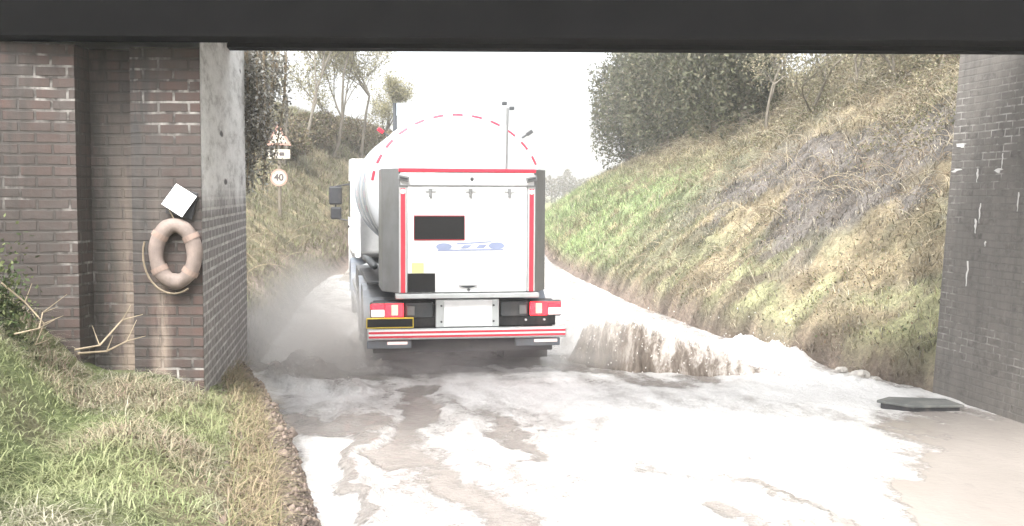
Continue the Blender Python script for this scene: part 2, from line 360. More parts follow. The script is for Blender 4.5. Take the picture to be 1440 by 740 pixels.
def ground_tint(X, Y, Z):
    X = np.asarray(X, float); Y = np.asarray(Y, float)
    r = X - Redge(Y); l = Ledge(Y) - X
    n = fbm(X * .5, Y * .5, 21); n2 = fbm(X * 1.6, Y * 1.6, 33)
    green = np.array([.2, .26, .12]); straw = np.array([.25, .21, .135]); earth = np.array([.19, .15, .125]); grey = np.array([.17, .155, .14]); olive = np.array([.13, .125, .075])
    def L(a, b, t): return a + (b - a) * t[..., None]
    c = L(straw, olive, sm(.35, .65, n2))
    # right slope: bright green far low left end, grey scree in the middle, yellow-green low right
    gfar = .85 * sm(21, 31, Y) * (1 - sm(2.6, 4.6, r + 1.2 * (n2 - .5))) * (r > 0); c = L(c, green, gfar * sm(.25, .45, n2))
    gm = np.exp(-((Y - 19) / 5.5) ** 2) * np.exp(-((r - 2.9) / 1.6) ** 2); c = L(c, grey * .72, np.clip(gm * 2.2, 0, 1) * sm(.42, .55, n + .5 * n2 - .12) * (r > 0))
    gl = (1 - sm(19, 24, Y)) * (1 - sm(1.0, 2.2, r)) * (r > 0); c = L(c, np.array([.3, .3, .17]), gl * sm(.38, .6, n2))
    lg = (l > 0) & (Y < 13); c = L(c, np.array([.14, .17, .07]), np.where(lg, sm(.3, .6, n2), 0))
    e = np.where(r > 0, (1 - sm(.1, .42, r)) * 1.0, 1 - sm(.6, .9, l)); c = L(c, earth, np.clip(e, 0, 1))
    up = (r > 0) * sm(4.2, 6.5, r + 2 * (n2 - .5)); c = L(c, np.array([.14, .13, .09]), up * .75)
    mo = .62 + .8 * sm(.3, .7, fbm(X * 3.1, Y * 3.1, 55, 5)); mo = 1 + (mo - 1) * np.maximum(r > 0, l > 0) * (Y > 11); c = c * mo[..., None]
    far = sm(70, 90, Y); c = L(c, np.array([.2, .22, .1]), far)
    return c
def axis(*segs):
    out = []
    for a, b, s in segs: out += list(np.arange(a, b, s))
    return np.array(out + [segs[-1][1]])
gx = axis((-150, -30, 8), (-30, -9, 1), (-9, 9, .09), (9, 16, .3), (16, 40, 1.5), (40, 150, 10)); gy = axis((-30, 2, 2), (2, 6, .3), (6, 24, .1), (24, 40, .3), (40, 90, 1.2), (90, 420, 12))
GX, GY = np.meshgrid(gx, gy); GZ = ground_z(GX, GY)
def grid_faces(nx, ny):
    i = np.arange(ny - 1)[:, None] * nx + np.arange(nx - 1)[None, :]; i = i.ravel(); return np.stack([i, i + 1, i + nx + 1, i + nx], 1)
g = npmesh('ground', np.stack([GX.ravel(), GY.ravel(), GZ.ravel()], 1), grid_faces(len(gx), len(gy)), m_ground, smooth=True, col=ground_tint(GX.ravel(), GY.ravel(), GZ.ravel()))
tag(g, kind='structure')
# road sheet
ys = np.concatenate([np.arange(2, 40, .5), np.arange(40, 160, 3)]); V = []
for y in ys:
    a, b = float(Ledge(y)), float(Redge(y)); a += .05; b -= .05
    if y > 20: a, b = max(a, (a + b) / 2 - 3.0), min(b, (a + b) / 2 + 3.4)
    for t in np.linspace(0, 1, 9): V.append((a + (b - a) * t, y, roadz(y) + .02 + .04 * (1 - (2 * t - 1) ** 2)))
o = npmesh('road', np.array(V), grid_faces(9, len(ys)), m_road, smooth=True); tag(o, kind='structure')

# ------------------------------------------------------------------ flood water
def capsule(X, Y, pts, w):
    X, Y = X + WARP[0], Y + WARP[1]
    d = np.full(X.shape, 1e9)
    for (ax, ay), (bx, by) in zip(pts[:-1], pts[1:]):
        vx, vy = bx - ax, by - ay; L2 = vx * vx + vy * vy + 1e-9
        t = np.clip(((X - ax) * vx + (Y - ay) * vy) / L2, 0, 1); d = np.minimum(d, np.hypot(X - ax - t * vx, Y - ay - t * vy))
    return 1 - sm(w * .2, w * 1.5, d)
def wp(*pp): return [tuple(wat(x, y)[:2]) for x, y in pp]
wx = axis((-7, -3.6, .1), (-3.6, 6.6, .04), (6.6, 8.5, .2)); wy = axis((2.5, 6, .15), (6, 17, .04), (17, 33, .15))
WX, WY = np.meshgrid(wx, wy)
WARP = ((fbm(WX * 1.6, WY * 1.1, 71) - .5) * .7 + (fbm(WX * 6, WY * 4, 72) - .5) * .25, (fbm(WX * 1.6, WY * 1.1, 73) - .5) * 1.0 + (fbm(WX * 6, WY * 4, 74) - .5) * .4)
ca_, sa_ = math.cos(R(-24)), math.sin(R(-24)); SU, SV = WX * ca_ - WY * sa_, WX * sa_ + WY * ca_
foam = np.ones_like(WX) * .5 + .1 * sm(-1.5, 1.5, WX) + (fbm(SU * 4.5, SV * .8, 81, 5) - .5) * .75
calm = capsule(WX, WY, wp((1400, 600), (1500, 760)), 1.05)
calm = np.maximum(calm, capsule(WX, WY, wp((1370, 600), (1350, 760)), .42))
calm = np.maximum(calm, capsule(WX, WY, wp((1180, 760), (1500, 770)), .35))
foam += .1 * sm(-.5, 1.5, WX) + .35 * capsule(WX, WY, wp((1000, 600), (1270, 630)), .8) + .25 * capsule(WX, WY, wp((700, 560), (950, 590)), .6) + .3 * capsule(WX, WY, wp((820, 640), (1150, 690)), .35)
foam += .3 * capsule(WX, WY, wp((470, 620), (450, 740)), .35) + .35 * capsule(WX, WY, wp((350, 548), (480, 560)), .35) + .3 * capsule(WX, WY, wp((640, 540), (800, 545)), .5)
foam += .35 * capsule(WX, WY, wp((1000, 500), (1200, 560)), .7)
dk = np.zeros_like(WX)
for pts, w, a in ((wp((420, 590), (490, 600)), .22, .75), (wp((497, 590), (525, 740)), .085, .75), (wp((590, 545), (570, 600)), .17, .7), (wp((560, 600), (700, 740)), .2, .4), (wp((555, 570), (562, 650)), .12, .6), (wp((738, 600), (742, 660)), .1, .6),
                  (wp((640, 670), (720, 760)), .22, .4), (wp((900, 655), (1060, 690), (1180, 740)), .14, .65), (wp((980, 720), (1090, 760)), .16, .6), (wp((700, 590), (740, 660)), .1, .4),
                  (wp((340, 520), (500, 530)), .35, .45), (wp((540, 505), (780, 510)), .5, .75)):  # last capsule: shade under the lorry's tail painted into the water
    dk = np.maximum(dk, a * capsule(WX, WY, pts, w))
edgeR = Redge(WY) - WX; foam = foam * (1 - .5 * (1 - sm(0, .5, edgeR)) * (WY > 12.5))
foam = np.clip(foam - dk - calm * .95, 0, 1)
foam = np.where(WY > 22, .45, foam)
chop = np.clip(.25 + foam * .8 + dk * .4 - calm * .9, .02, 1)
# waves
u = fbm(WX * 2.2, WY * 1.5, 51) - .5; v = fbm(WX * 7, WY * 5, 61, 3) - .5
WZ = (u * .09 + v * .035) * chop * (1 - .5 * sm(20, 26, WY))
# ridges of the wake (long diagonal swells trailing back to the camera)
for pts, w, h in ((wp((500, 580), (540, 740)), .12, .05), (wp((600, 560), (840, 740)), .15, .035), (wp((860, 600), (1150, 740)), .2, .05), (wp((480, 565), (380, 600)), .2, .05), (wp((340, 540), (500, 548)), .25, .1)):
    WZ += h * capsule(WX, WY, pts, w)
# the bulge of thrown water behind the splash curtain on the right
RP = [tuple(p) for p in ((.7, 14.5), (1.1, 13.95), (1.6, 13.55), (2.15, 13.35), (2.8, 13.15), (3.5, 13.0))]
b = capsule(WX, WY, [(1.35, 15.6), (2.0, 14.85), (2.6, 14.7), (3.4, 15.0)], .85)
WZ += (.15 + .4 * (fbm(WX * 3, WY * 3, 77) - .5) + .2 * (fbm(WX * 11, WY * 9, 78, 3) - .5)) * b; foam = np.clip(foam + b * .35, 0, 1)
b2 = capsule(WX, WY, [(2.9, 13.7), (4.2, 12.7)], .5); WZ += (.04 + .22 * (fbm(WX * 5, WY * 5, 79) - .5)) * b2
b3 = capsule(WX, WY, [(-2.9, 13.0), (-2.3, 14.2), (-2.4, 16)], .55); WZ += (.14 + .5 * (fbm(WX * 4, WY * 4, 80) - .5)) * b3; foam = foam - .35 * b3; foam = foam - .5 * capsule(WX, WY, [(.8, 13.9), (1.9, 13.0), (2.3, 12.95)], .28)
foam = np.clip(foam, 0, 1)
mud = np.clip(dk * .9 + calm * 0.0, 0, 1)  # dark foam-free patches, including the shade painted under the lorry
w = npmesh('flood_water', np.stack([WX.ravel(), WY.ravel(), WZ.ravel()], 1), grid_faces(len(wx), len(wy)), m_water, smooth=True, col=np.stack([foam.ravel(), chop.ravel(), mud.ravel()], 1))
tag(w, kind='structure')

# splash curtain (solid sheet of water with thickness, ragged streaked crest)
def curtain(name, path, h0, h1, label, seed, lean=.25, n=150, m=14):
    P = np.array(path); seg = np.r_[0, np.cumsum(np.hypot(*np.diff(P, axis=0).T))]; s = np.linspace(0, seg[-1], n)
    X = np.interp(s, seg, P[:, 0]); Y = np.interp(s, seg, P[:, 1]); k = np.hanning(7); k /= k.sum()
    dx = np.gradient(X); dy = np.gradient(Y); L = np.hypot(dx, dy); nx, ny = dy / L, -dx / L
    hh = (h0 + (h1 - h0) * vnoise(s * 2.5, s * 0, seed)) * (1 + .12 * (vnoise(s * 16, s * 0, seed + 1) - .5)) * (.12 + .88 * sm(0, .1, s / seg[-1]) * (1 - sm(.42, 1.0, s / seg[-1])))
    V = []; UV = []
    for side in (0, 1):
        for j in range(m):
            t = j / (m - 1); fold = .09 * (vnoise(s * 7, s * 0 + t * 1.2, seed + 3) - .5) + .035 * (vnoise(s * 19 + t * 2, s * 0 + t * 3, seed + 4) - .5)
            off = -lean * (t ** 1.6) * .9 + fold + side * -(.16 * (1 - t) + .03)
            V += list(zip(X + nx * off, Y + ny * off, -.08 + (hh + .08) * (t if side == 0 else t * .96))); UV += list(zip(s, s * 0 + t))
    V = np.array(V); fs = []
    for side in (0, 1):
        for j in range(m - 1):
            for i in range(n - 1):
                a = side * n * m + j * n + i; q = (a, a + 1, a + n + 1, a + n); fs.append(q if side == 0 else q[::-1])
    for i in range(n - 1): a = (m - 1) * n + i; fs.append((a, a + 1, a + 1 + n * m, a + n * m))
    o = npmesh(name, V, fs, m_curtain, smooth=True)
    uvl = o.data.uv_layers.new(name='UVMap'); li = np.array([l.vertex_index for l in o.data.loops]); uvl.data.foreach_set('uv', np.array(UV, np.float32)[li].ravel())
    tag(o, label, 'splash', kind='stuff'); return o
curtain('splash_wave', RP, .6, 1.0, 'brown streaked curtain of water thrown up behind the right rear wheel', 5)

# droplets
def droplets(name, n, fn, label, r=(.006, .02)):
    P = np.array([fn() for _ in range(n)]); s = rng.uniform(r[0], r[1], n)
    base = np.array([(1, 0, 0), (-1, 0, 0), (0, 1, 0), (0, -1, 0), (0, 0, 1.4), (0, 0, -1.4)]); V = (P[:, None, :] + base[None] * s[:, None, None]).reshape(-1, 3)
    f = np.array([(0, 2, 4), (2, 1, 4), (1, 3, 4), (3, 0, 4), (2, 0, 5), (1, 2, 5), (3, 1, 5), (0, 3, 5)]); Fs = (f[None] + 6 * np.arange(n)[:, None, None]).reshape(-1, 3)
    o = npmesh(name, V, Fs, m_drop, smooth=True); tag(o, label, 'spray', kind='stuff'); return o
def d1():
    t = random.random(); i = min(int(t * 5), 4); u = t * 5 - i; x = RP[i][0] + (RP[i + 1][0] - RP[i][0]) * u; y = RP[i][1] + (RP[i + 1][1] - RP[i][1]) * u
    return (x + random.gauss(0, .14), y + random.gauss(.1, .15), abs(random.gauss(.3, .2)) + .02)
droplets('spray_drops', 420, d1, 'drops flying over the brown splash right of the lorry', (.004, .011))
def d2():
    t = random.random(); return (-2.1 - t * .8 + random.gauss(0, .2), 13.8 + random.gauss(0, .7), abs(random.gauss(0, .35)))
droplets('spray_drops', 350, d2, 'drops of spray left of the lorry', (.003, .008))

# mist volumes
def mist(name, c, rad, dens, label, col=(.85, .82, .78), rz=0):
    mb = MB(); prof = [(math.sin(math.pi * k / 10), -math.cos(math.pi * k / 10)) for k in range(11)]; prof[0] = (.001, -1); prof[-1] = (.001, 1)
    mb.lathe(prof, 'z', 20)
    t = NT(name + '_volume'); t.t.nodes.remove(t.p); o = t.coord(); L = t.n('VectorMath', operation='LENGTH'); t.l(o, L.inputs[0])
    fall = t.n('MapRange', interpolation_type='SMOOTHSTEP'); fall.inputs['From Min'].default_value = 1; fall.inputs['From Max'].default_value = .2; t.l(L.outputs['Value'], fall.inputs['Value'])
    n = t.ramp(t.noise(t.mapping(o, (1, 1, 1), (c[0], c[1], 0)), 1.5, 5, .62), [(.34, 0.05), (.66, 1.)])
    d = t.math('MULTIPLY', t.math('MULTIPLY', fall.outputs[0], n), dens)
    pv = t.n('VolumePrincipled'); pv.inputs['Color'].default_value = (*col, 1); pv.inputs['Anisotropy'].default_value = 0; t.l(d, pv.inputs['Density']); t.l(pv.outputs[0], t.out.inputs['Volume'])
    ob = mb.build(name, t.m); ob.location = c; ob.scale = rad; ob.rotation_euler = (0, 0, rz); tag(ob, label, 'spray', kind='stuff'); return ob
mist('spray_mist', (-2.6, 13.7, .3), (1.15, 1.9, 1.35), 2.6, 'grey mist of spray between the lorry and the left bridge wall', (.9, .88, .85))
mist('spray_mist', (-.75, 13.1, .2), (1.9, .8, .4), 1.3, 'mist of spray low behind the rear wheels', (.5, .47, .47))  # darkened colour: shade under the lorry put into the mist
mist('spray_mist', (1.1, 14.0, .3), (.9, .9, .5), 2.0, 'thin mist right of the rear wheels')

# ------------------------------------------------------------------ railway bridge
DZ = 3.47
bridge = empty('railway_bridge', (0, 0, 0))
tag(bridge, 'low railway bridge with brick side walls and black steel deck over the flooded road', 'bridge')
def wall_mesh(name, path, z0, z1, mat, parent, batter=0, flip=False, bdir=(1, 0), back=None):
    """wall along a plan path with UV in metres, closed by a back path"""
    P = [Vector((x, y, 0)) for x, y in path]; v = []; f = []; uv = []
    nz = 12; u = [0]
    for a, b in zip(P[:-1], P[1:]): u.append(u[-1] + (b - a).length)
    for j in range(nz + 1):
        z = z0 + (z1 - z0) * j / nz
        for p in P: v.append((p.x + batter * bdir[0] * (z / 4), p.y + batter * bdir[1] * (z / 4), z))
    n = len(P)
    for j in range(nz):
        for i in range(n - 1):
            f.append((j * n + i, j * n + i + 1, (j + 1) * n + i + 1, (j + 1) * n + i))
            za, zb = z0 + (z1 - z0) * j / nz, z0 + (z1 - z0) * (j + 1) / nz
            uv += [(u[i], za), (u[i + 1], za), (u[i + 1], zb), (u[i], zb)]
    if back:
        k = len(v); bq = [path[-1]] + back + [path[0]]
        for z in (z0, z1): v += [(x + (batter * bdir[0] * z / 4 if q in (0, len(bq) - 1) else 0), y, z) for q, (x, y) in enumerate(bq)]
        m = len(bq)
        for i in range(m - 1): f.append((k + i, k + i + 1, k + m + i + 1, k + m + i)); uv += [(0, 0), (1, 0), (1, 4), (0, 4)]
    me = bpy.data.meshes.new(name); me.from_pydata(v, [], f); l = me.uv_layers.new(name='UVMap')
    for i, q in enumerate(uv): l.data[i].uv = q
    me.materials.append(mat); me.validate()
    o = bpy.data.objects.new(name, me); C.objects.link(o); o.parent = parent; return o
P0 = at(285, 400, 8.6); P1 = at(347, 400, 12.3)
x0, x1 = P0.x, P1.x
# front: pier, recess, wing wall.  u starts at the left end
front = [(-8.6, 6.9), (-6.0, 7.75), (x0 - 1.05, 8.42), (x0 - .93, 8.42), (x0 - .93, 8.72), (x0 - .56, 8.74), (x0 - .56, 8.6), (x0, 8.6)]
wall_mesh('brick_abutment', front, -.4, 3.44, m_brick_left, bridge, back=[(x0 - .25, 9.4), (-8.6, 9.4)])
rv = wall_mesh('rendered_reveal', [(x0 + .002, 8.604), (x1, 12.3), (x1 - 4.5, 13.4)], -.4, DZ + .745, m_reveal, bridge, back=[(x1 - 4.5, 9.41), (x0 - .24, 9.41)])
rv['label'] = 'inner wall face with worn pale grey render above brick'
wr = at(1312, 530, 12.3).x
rpath = [(wr + 4, 13.3), (wr, 12.3), (wr + .565, 8.62), (wr + 4.5, 8.3)]
wall_mesh('brick_abutment', rpath, -.4, DZ + .745, m_brick_right, bridge, batter=.2, back=[(wr + 4.5, 13.3)])
# lime runs on the right wall
for px, py, hh, ww in ((1410, 226, .16, .03), (1405, 240, .05, .14), (1375, 247, .15, .035), (1432, 284, .2, .03), (1378, 300, .22, .03), (1372, 318, .16, .05), (1360, 385, .28, .045), (1386, 343, .06, .03), (1352, 205, .05, .2), (1345, 240, .04, .18)):
    d = ray(px, py); dirw = Vector((.565, -3.7, 0)).normalized(); nrm = Vector((-dirw.y, dirw.x, 0)) * -1
    if nrm.x > 0: nrm = -nrm
    best = None
    for q in range(200):
        Y = 12.3 - q * .018; p = Vector((0, 0, CAM_Z)) + d * (Y / d.y); wxx = wr + (12.3 - Y) * .565 / 3.7 + .2 * p.z / 4
        if p.x >= wxx: best = None; continue
        best = p; break
    Y = 12.3
    for q in range(400):
        Y = 12.3 - q * .01; p = Vector((0, 0, CAM_Z)) + d * (Y / d.y); wxx = wr + (12.3 - Y) * .565 / 3.7 + .2 * p.z / 4
        if p.x <= wxx: break
    n = 7; vs = []
    for i in range(n):
        t = i / (n - 1); wdt = ww * (.35 + .65 * math.sin(math.pi * min(t + .15, 1))) * random.uniform(.6, 1.2) / 2; off = dirw * random.uniform(-.3, .3) * ww; z = p.z + hh / 2 - hh * t
        c = Vector((wr + (12.3 - Y) * .565 / 3.7 + .2 * z / 4, Y, z)) + off + nrm * .006; vs += [c - dirw * wdt, c + dirw * wdt]
    fs = [(2 * i, 2 * i + 1, 2 * i + 3, 2 * i + 2) for i in range(n - 1)]
    vs2 = [v - nrm * .02 for v in vs]; N = len(vs); fs += [tuple(N + k for k in q[::-1]) for q in fs]
    MB().add(vs + vs2, fs).build('lime_stain', m_card if False else simple('lime_crust', (.62, .61, .58), .8), bridge)
# deck
DZ = 3.47
mb = MB(); mb.box(-9, 10, 8.4, 8.5, DZ, DZ + .8); mb.box(-9, 10, 8.2, 8.55, DZ - .0, DZ + .04); mb.box(-9, 10, 8.2, 8.5, DZ + .8, DZ + .84)
mb.build('edge_girder', m_black_steel, bridge)
mb = MB(); mb.box(-9, 10, 10.6, 10.7, DZ + .27, DZ + .8); mb.box(-9, 10, 10.55, 10.8, DZ + .23, DZ + .27); mb.box(-9, 10, 10.5, 10.8, DZ + .8, DZ + .84)
mb.build('edge_girder', m_black_steel, bridge)
mb = MB(); mb.box(-9, 10, 8.51, 10.59, DZ + .75, DZ + .9); mb.build('deck', m_black_steel, bridge)
for k in range(2): y = 9.1 + k * .7; MB().box(-3.0, 4.9, y, y + .22, DZ + .35, DZ + .748).build('cross_girder', m_black_steel, bridge)

# ------------------------------------------------------------------ tank lorry
TR = empty('tank_lorry', at(659, 470, 13.2).xy.to_3d() + Vector((0, 0, -.1)), R(10.2))
tag(TR, 'white rigid tank lorry driving away through the flood with tail lights lit', 'lorry')
B = lambda *a, **k: MB().box(*a, **k)
# chassis
mb = MB()
for s in (-1, 1): mb.box(s * .42 - .04, s * .42 + .04, .25, 9.0, .72, .98)
for y in (.3, 1.5, 3.2, 5.0, 6.6): mb.box(-.38, .38, y, y + .1, .74, .96)
for y in (1.75, 3.1): mb.tube([(-.95, y, .52), (.95, y, .52)], .08)
mb.tube([(-.95, 7.6, .52), (.95, 7.6, .52)], .07); mb.box(-.18, .18, 1.6, 3.3, .38, .66)
mb.build('chassis', m_dark, TR, .006)
B(-1.16, 1.16, .42, .5, .35, 1.02).build('rear_panel', m_dark, TR, .01)
# wheels
def wheel(x, y, dual, steer=False):
    s = 1 if x > 0 else -1; r = .5; wd = .56 if dual else .3
    w = MB().lathe([(.29, 0), (.44, -.0), (.49, .03), (.5, .06), (.5, wd / 2 - .03), (.465, wd / 2 - .01), (.465, wd / 2 + .01), (.5, wd / 2 + .03), (.5, wd - .06), (.49, wd - .03), (.44, wd), (.29, wd), (.29, 0)], 'x', 36)
    o = MB().tube([(0, 0, 0), (.02, 0, 0)], .02).build('wheel', m_dark, TR); o.location = (x if s < 0 else x - wd, y, .5)
    w.build('tyre', m_rubber, o, smooth=False)
    rm = MB().lathe([(.001, .1), (.1, .1), (.12, .03), (.2, .05), (.27, .12), (.29, .02)] if s < 0 else [(.001, wd - .1), (.1, wd - .1), (.12, wd - .03), (.2, wd - .05), (.27, wd - .12), (.29, wd - .02)], 'x', 24)
    rm.build('rim', m_lightalu, o)
for y in (1.75, 3.1): wheel(-1.24, y, True); wheel(1.24, y, True)
wheel(-1.22, 7.6, False); wheel(1.22, 7.6, False)
# mudguards
for y in (1.75, 3.1, 7.6):
    for s in (-1, 1):
        mb = MB(); n = 14; x_in, x_out = s * .62, s * 1.25; vs = []
        for k in range(n + 1):
            a = R(-8) + (R(188) + R(8)) * k / n
            for rr in (.6, .615):
                for x in (x_in, x_out): vs.append((x, y + rr * math.cos(a), .52 + rr * math.sin(a)))
        fs = []
        for k in range(n):
            a = 4 * k; b = a + 4; fs += [(a, a + 1, b + 1, b), (a + 2, b + 2, b + 3, a + 3), (a, b, b + 2, a + 2), (a + 1, a + 3, b + 3, b + 1)]
        fs += [(0, 2, 3, 1), (4 * n, 4 * n + 1, 4 * n + 3, 4 * n + 2)]
        mb.add(vs, fs); mb.build('mudguard', m_guard, TR)
for s in (-1, 1): B(s * .93 - .3, s * .93 + .3, 1.06, 1.075, .16, .7).build('mud_flap', m_rubber, TR, .003)
# bumper
bp = MB().box(-1.25, 1.25, 0, .1, .575, .705).build('rear_bumper', m_lightalu, TR, .012)
for z in (.60, .652):
    st = B(-1.235, 1.235, -.006, .004, z, z + .026)
    st.build('red_stripe', m_redrefl, bp)
bw = B(-1.235, 1.235, -.004, .003, .627, .651); bw.box(-1.235, 1.235, -.004, .003, .68, .697); bw.build('white_stripe', m_white, bp)
for s in (-1, 1): B(s * .7 - .03, s * .7 + .03, .1, .42, .58, .7).build('bumper_arm', m_dark, TR)
for x0_, x1_ in ((.62, 1.2), (-1.25, -.7)): B(x0_, x1_, .14, .2, .45, .55).build('lower_bracket', m_guard, TR, .01)
B(.86, 1.16, .128, .138, .5, .535).build('reversing_light', m_clear, TR, .003)
B(-1.0, -.75, .128, .138, .5, .535).build('reversing_light', m_clear, TR, .003)
# tail lights
for s in (-1, 1):
    xi, xo = s * .79, s * 1.21; a, b = sorted((xi, xo))
    h = B(a, b, .12, .24, .83, 1.03).build('tail_light', m_darkgrey, TR, .02)
    m0, m1 = sorted((s * .8, s * 1.03)); B(m0, m1, .1, .125, .845, 1.015).build('red_lens', m_tail, h, .012)
    m0, m1 = sorted((s * .87, s * .95)); B(m0, m1, .088, .101, .87, 1.0).build('bulb', m_tailhot, h, .012)
    m0, m1 = sorted((s * 1.035, s * 1.2)); mbb = B(m0, m1, .1, .125, .85, .94); mbb.build('clear_lens', m_clear, h, .012)
    B(m0, m1, .1, .125, .943, 1.01).build('outer_red_lens', m_tail, h, .01)
    a, b = sorted((s * .43, s * .78)); bb = B(a, b, .14, .4, .83, 1.02).build('light_box', m_darkgrey, TR, .012)
    a, b = sorted((s * .66, s * .76)); B(a, b, .12, .139, .86, .98).build('grey_socket', m_alu, bb, .01)
    a, b = sorted((s * .4, s * 1.15)); B(a, b, .2, .41, .705, .83).build('crossmember', m_dark, TR, .008)
for x in (.76, 1.0): MB().tube([(x, .17, .78), (x, .2, .78)], .015).build('reflector_stud', m_card, TR)
# placard and plates
pf = MB().box(-.4, .4, .1, .17, .71, 1.06).build('placard_frame', m_lightalu, TR, .008)
B(-.3, .31, .085, .099, .72, 1.05).build('placard', m_white, pf, .004)
for x in (-.33, .33):
    for z in (.78, .98): MB().tube([(x, .09, z), (x, .1, z)], .014, 8).build('clip', m_darkgrey, pf)
npl = B(-1.26, -.68, .06, .075, .715, .845).build('number_plate', m_yellow, TR, .004); B(-1.25, -.69, .054, .0595, .73, .83).build('plate_redaction_box', m_black, npl)  # black box over the plate stands for a redaction mark, no real cover
# equipment cabinet
ZC0, ZC1 = 1.14, 2.69
cab_ = MB().prism([(-.86, .12), (.86, .12), (1.05, .42), (1.05, 1.15), (-1.05, 1.15), (-1.05, .42)], ZC0, ZC1, 'xy').build('rear_cabinet', m_alu, TR, .012)
B(-.9, .9, .02, .2, 1.08, 1.138).build('step_ledge', m_lightalu, TR, .008)
door = B(-.75, .75, .085, .119, 1.15, 2.47).build('cabinet_door', m_white, TR, .01)
B(-.84, .84, .09, .119, 2.485, 2.64).build('header_panel', m_white, TR, .008)
B(-.86, .86, .08, .119, 2.645, 2.688).build('top_red_strip', m_redrefl, TR, .003)
B(-.86, .86, .075, .118, 2.468, 2.484).build('door_gutter', m_alu, TR, .003)
for s in (-1, 1):
    a, b = sorted((s * .757, s * .855)); st = B(a, b, .092, .119, 1.15, 2.466).build('side_strip', m_lightalu, TR, .003)
    a, b = sorted((s * .78, s * .835)); B(a, b, .086, .0915, 1.15, 2.44).build('red_tape', m_redrefl, st)
    rot = Euler((0, s * R(-12), 0)).to_matrix()
    lp = B(s * .8 - .07, s * .8 + .07, .05, .088, 2.53, 2.6, rot=rot).build('marker_lamp', m_alu, TR, .01)
    B(s * .8 - .05, s * .8 + .05, .042, .0495, 2.555, 2.575, rot=rot).build('lamp_grille', m_darkgrey, lp)
    MB().lathe([(.001, -.01), (.02, -.008), (.03, 0)], 'y', 14, (s * .808, .085, 2.4)).build('round_marker', m_clear, st, smooth=True)
MB().lathe([(.001, -.01), (.02, -.006), (.025, 0)], 'y', 14, (.05, .089, 2.56)).build('camera_eye', m_darkgrey, TR)
for x in (-.47, .03, .52):
    h = B(x - .07, x + .07, .07, .0845, 2.40, 2.45).build('hinge', m_lightalu, door, .004); B(x - .02, x + .02, .064, .0695, 2.33, 2.44).build('hinge_pin', m_alu, h, .004)
pl = B(-.675, -.04, .078, .0845, 1.8, 2.11).build('red_edged_panel', m_redrefl, door); B(-.67, -.045, .073, .0775, 1.812, 2.1).build('redaction_box', m_black, pl)  # inner black box added for a redaction mark, no real panel
B(-.75, -.41, .078, .0845, 1.155, 1.39).build('redaction_box', m_black, door)  # second redaction mark built as a black box on the door
B(-.7, -.55, .079, .0846, 1.395, 1.52).build('yellow_sticker', m_paleyellow, door)
# pale blue printed emblem: two lens shapes joined by thin bars
mb = MB()
def disc(mb, cx, cz, rx, rz_, y=.08, n=20): mb.prism([(cx + rx * math.cos(2 * math.pi * k / n), cz + rz_ * math.sin(2 * math.pi * k / n)) for k in range(n)], y, .0846)
disc(mb, -.3, 1.72, .1, .045); disc(mb, .36, 1.73, .1, .045); mb.prism([(-.38, 1.665), (.45, 1.675), (.45, 1.69), (-.38, 1.685)], .081, .0846); mb.prism([(-.14, 1.745), (.3, 1.775), (.3, 1.79), (-.14, 1.765)], .081, .0846)
mb.prism([(-.1, 1.70), (.0, 1.70), (.05, 1.74), (-.05, 1.74)], .08, .0846); mb.prism([(.1, 1.70), (.2, 1.70), (.24, 1.745), (.14, 1.745)], .08, .0846)
mb.build('blue_emblem', m_paleblue, door)
mb = MB(); mb.prism([(-.12 + .24 * k / 10, 1.235 + .0 * k) for k in range(11)] + [(.12 - .24 * k / 10, 1.235 - .03 * math.sin(math.pi * k / 10)) for k in range(1, 10)], .06, .0845)
mb.build('door_handle', m_darkgrey, door)
MB().lathe([(.001, -.01), (.02, 0)], 'y', 12, (.01, .08, 1.18)).build('lock', m_alu, door)
# tank
TZ, TA, TB = 2.42, 1.2, 1.06; y0, y1 = 1.0, 6.3
prof = [(math.sin(a), y0 + .22 - .3 * math.cos(a)) for a in np.linspace(.001, math.pi / 2, 14)]
prof += [(1, y) for y in np.linspace(y0 + .3, y1 - .3, 12)] + [(math.sin(a), y1 - .22 + .3 * -math.cos(a)) for a in np.linspace(math.pi / 2, math.pi - .001, 14)]
tank = MB().lathe(prof, 'y', 72, (0, 0, TZ), TA, TB).build('tank', m_tank, TR, smooth=True)
for y in (1.28, 2.1, 2.35, 3.5, 3.75, 5.0, 5.9):
    mb = MB().lathe([(1.0, y), (1.012, y + .005), (1.012, y + .06), (1.0, y + .065)], 'y', 72, (0, 0, TZ), TA, TB); mb.build('tank_band', m_greyband if y > 1.3 else m_lightalu, tank, smooth=True)
def tank_dash(mb, a, rr, y, da, w, flat):
    """curved dash on the rear head (flat) or on the barrel"""
    n = 5; vs = []
    for k in range(n + 1):
        t = a - da / 2 + da * k / n
        for q in (0, 1):
            if flat:
                r_ = rr + (q - .5) * w; yy = y0 + .22 - .3 * math.sqrt(max(0, 1 - r_ * r_)) - .006; vs.append((TA * r_ * math.cos(t), yy, TZ + TB * r_ * math.sin(t)))
            else: vs.append((TA * 1.016 * math.cos(t), y + q * w, TZ + TB * 1.016 * math.sin(t)))
    vs += [(v[0] * .995, v[1] + .006, TZ + (v[2] - TZ) * .995) for v in vs]; N = 2 * n + 2
    fs = [(2 * k, 2 * k + 1, 2 * k + 3, 2 * k + 2) for k in range(n)]; mb.add(vs, fs + [tuple(N + i for i in f[::-1]) for f in fs])
def dash(*a):
    mb = MB(); tank_dash(mb, *a); mb.build('reflective_dash', m_redrefl, tank)
for k in range(-6, 7): dash(R(90 + k * 13.2), .95, 0, R(7.2), .03, True)
for y in (1.75, 4.6):
    for k in range(7): dash(R(128 + k * 11), 1, y, R(5), .05, False); dash(R(52 - k * 11), 1, y, R(5), .05, False)
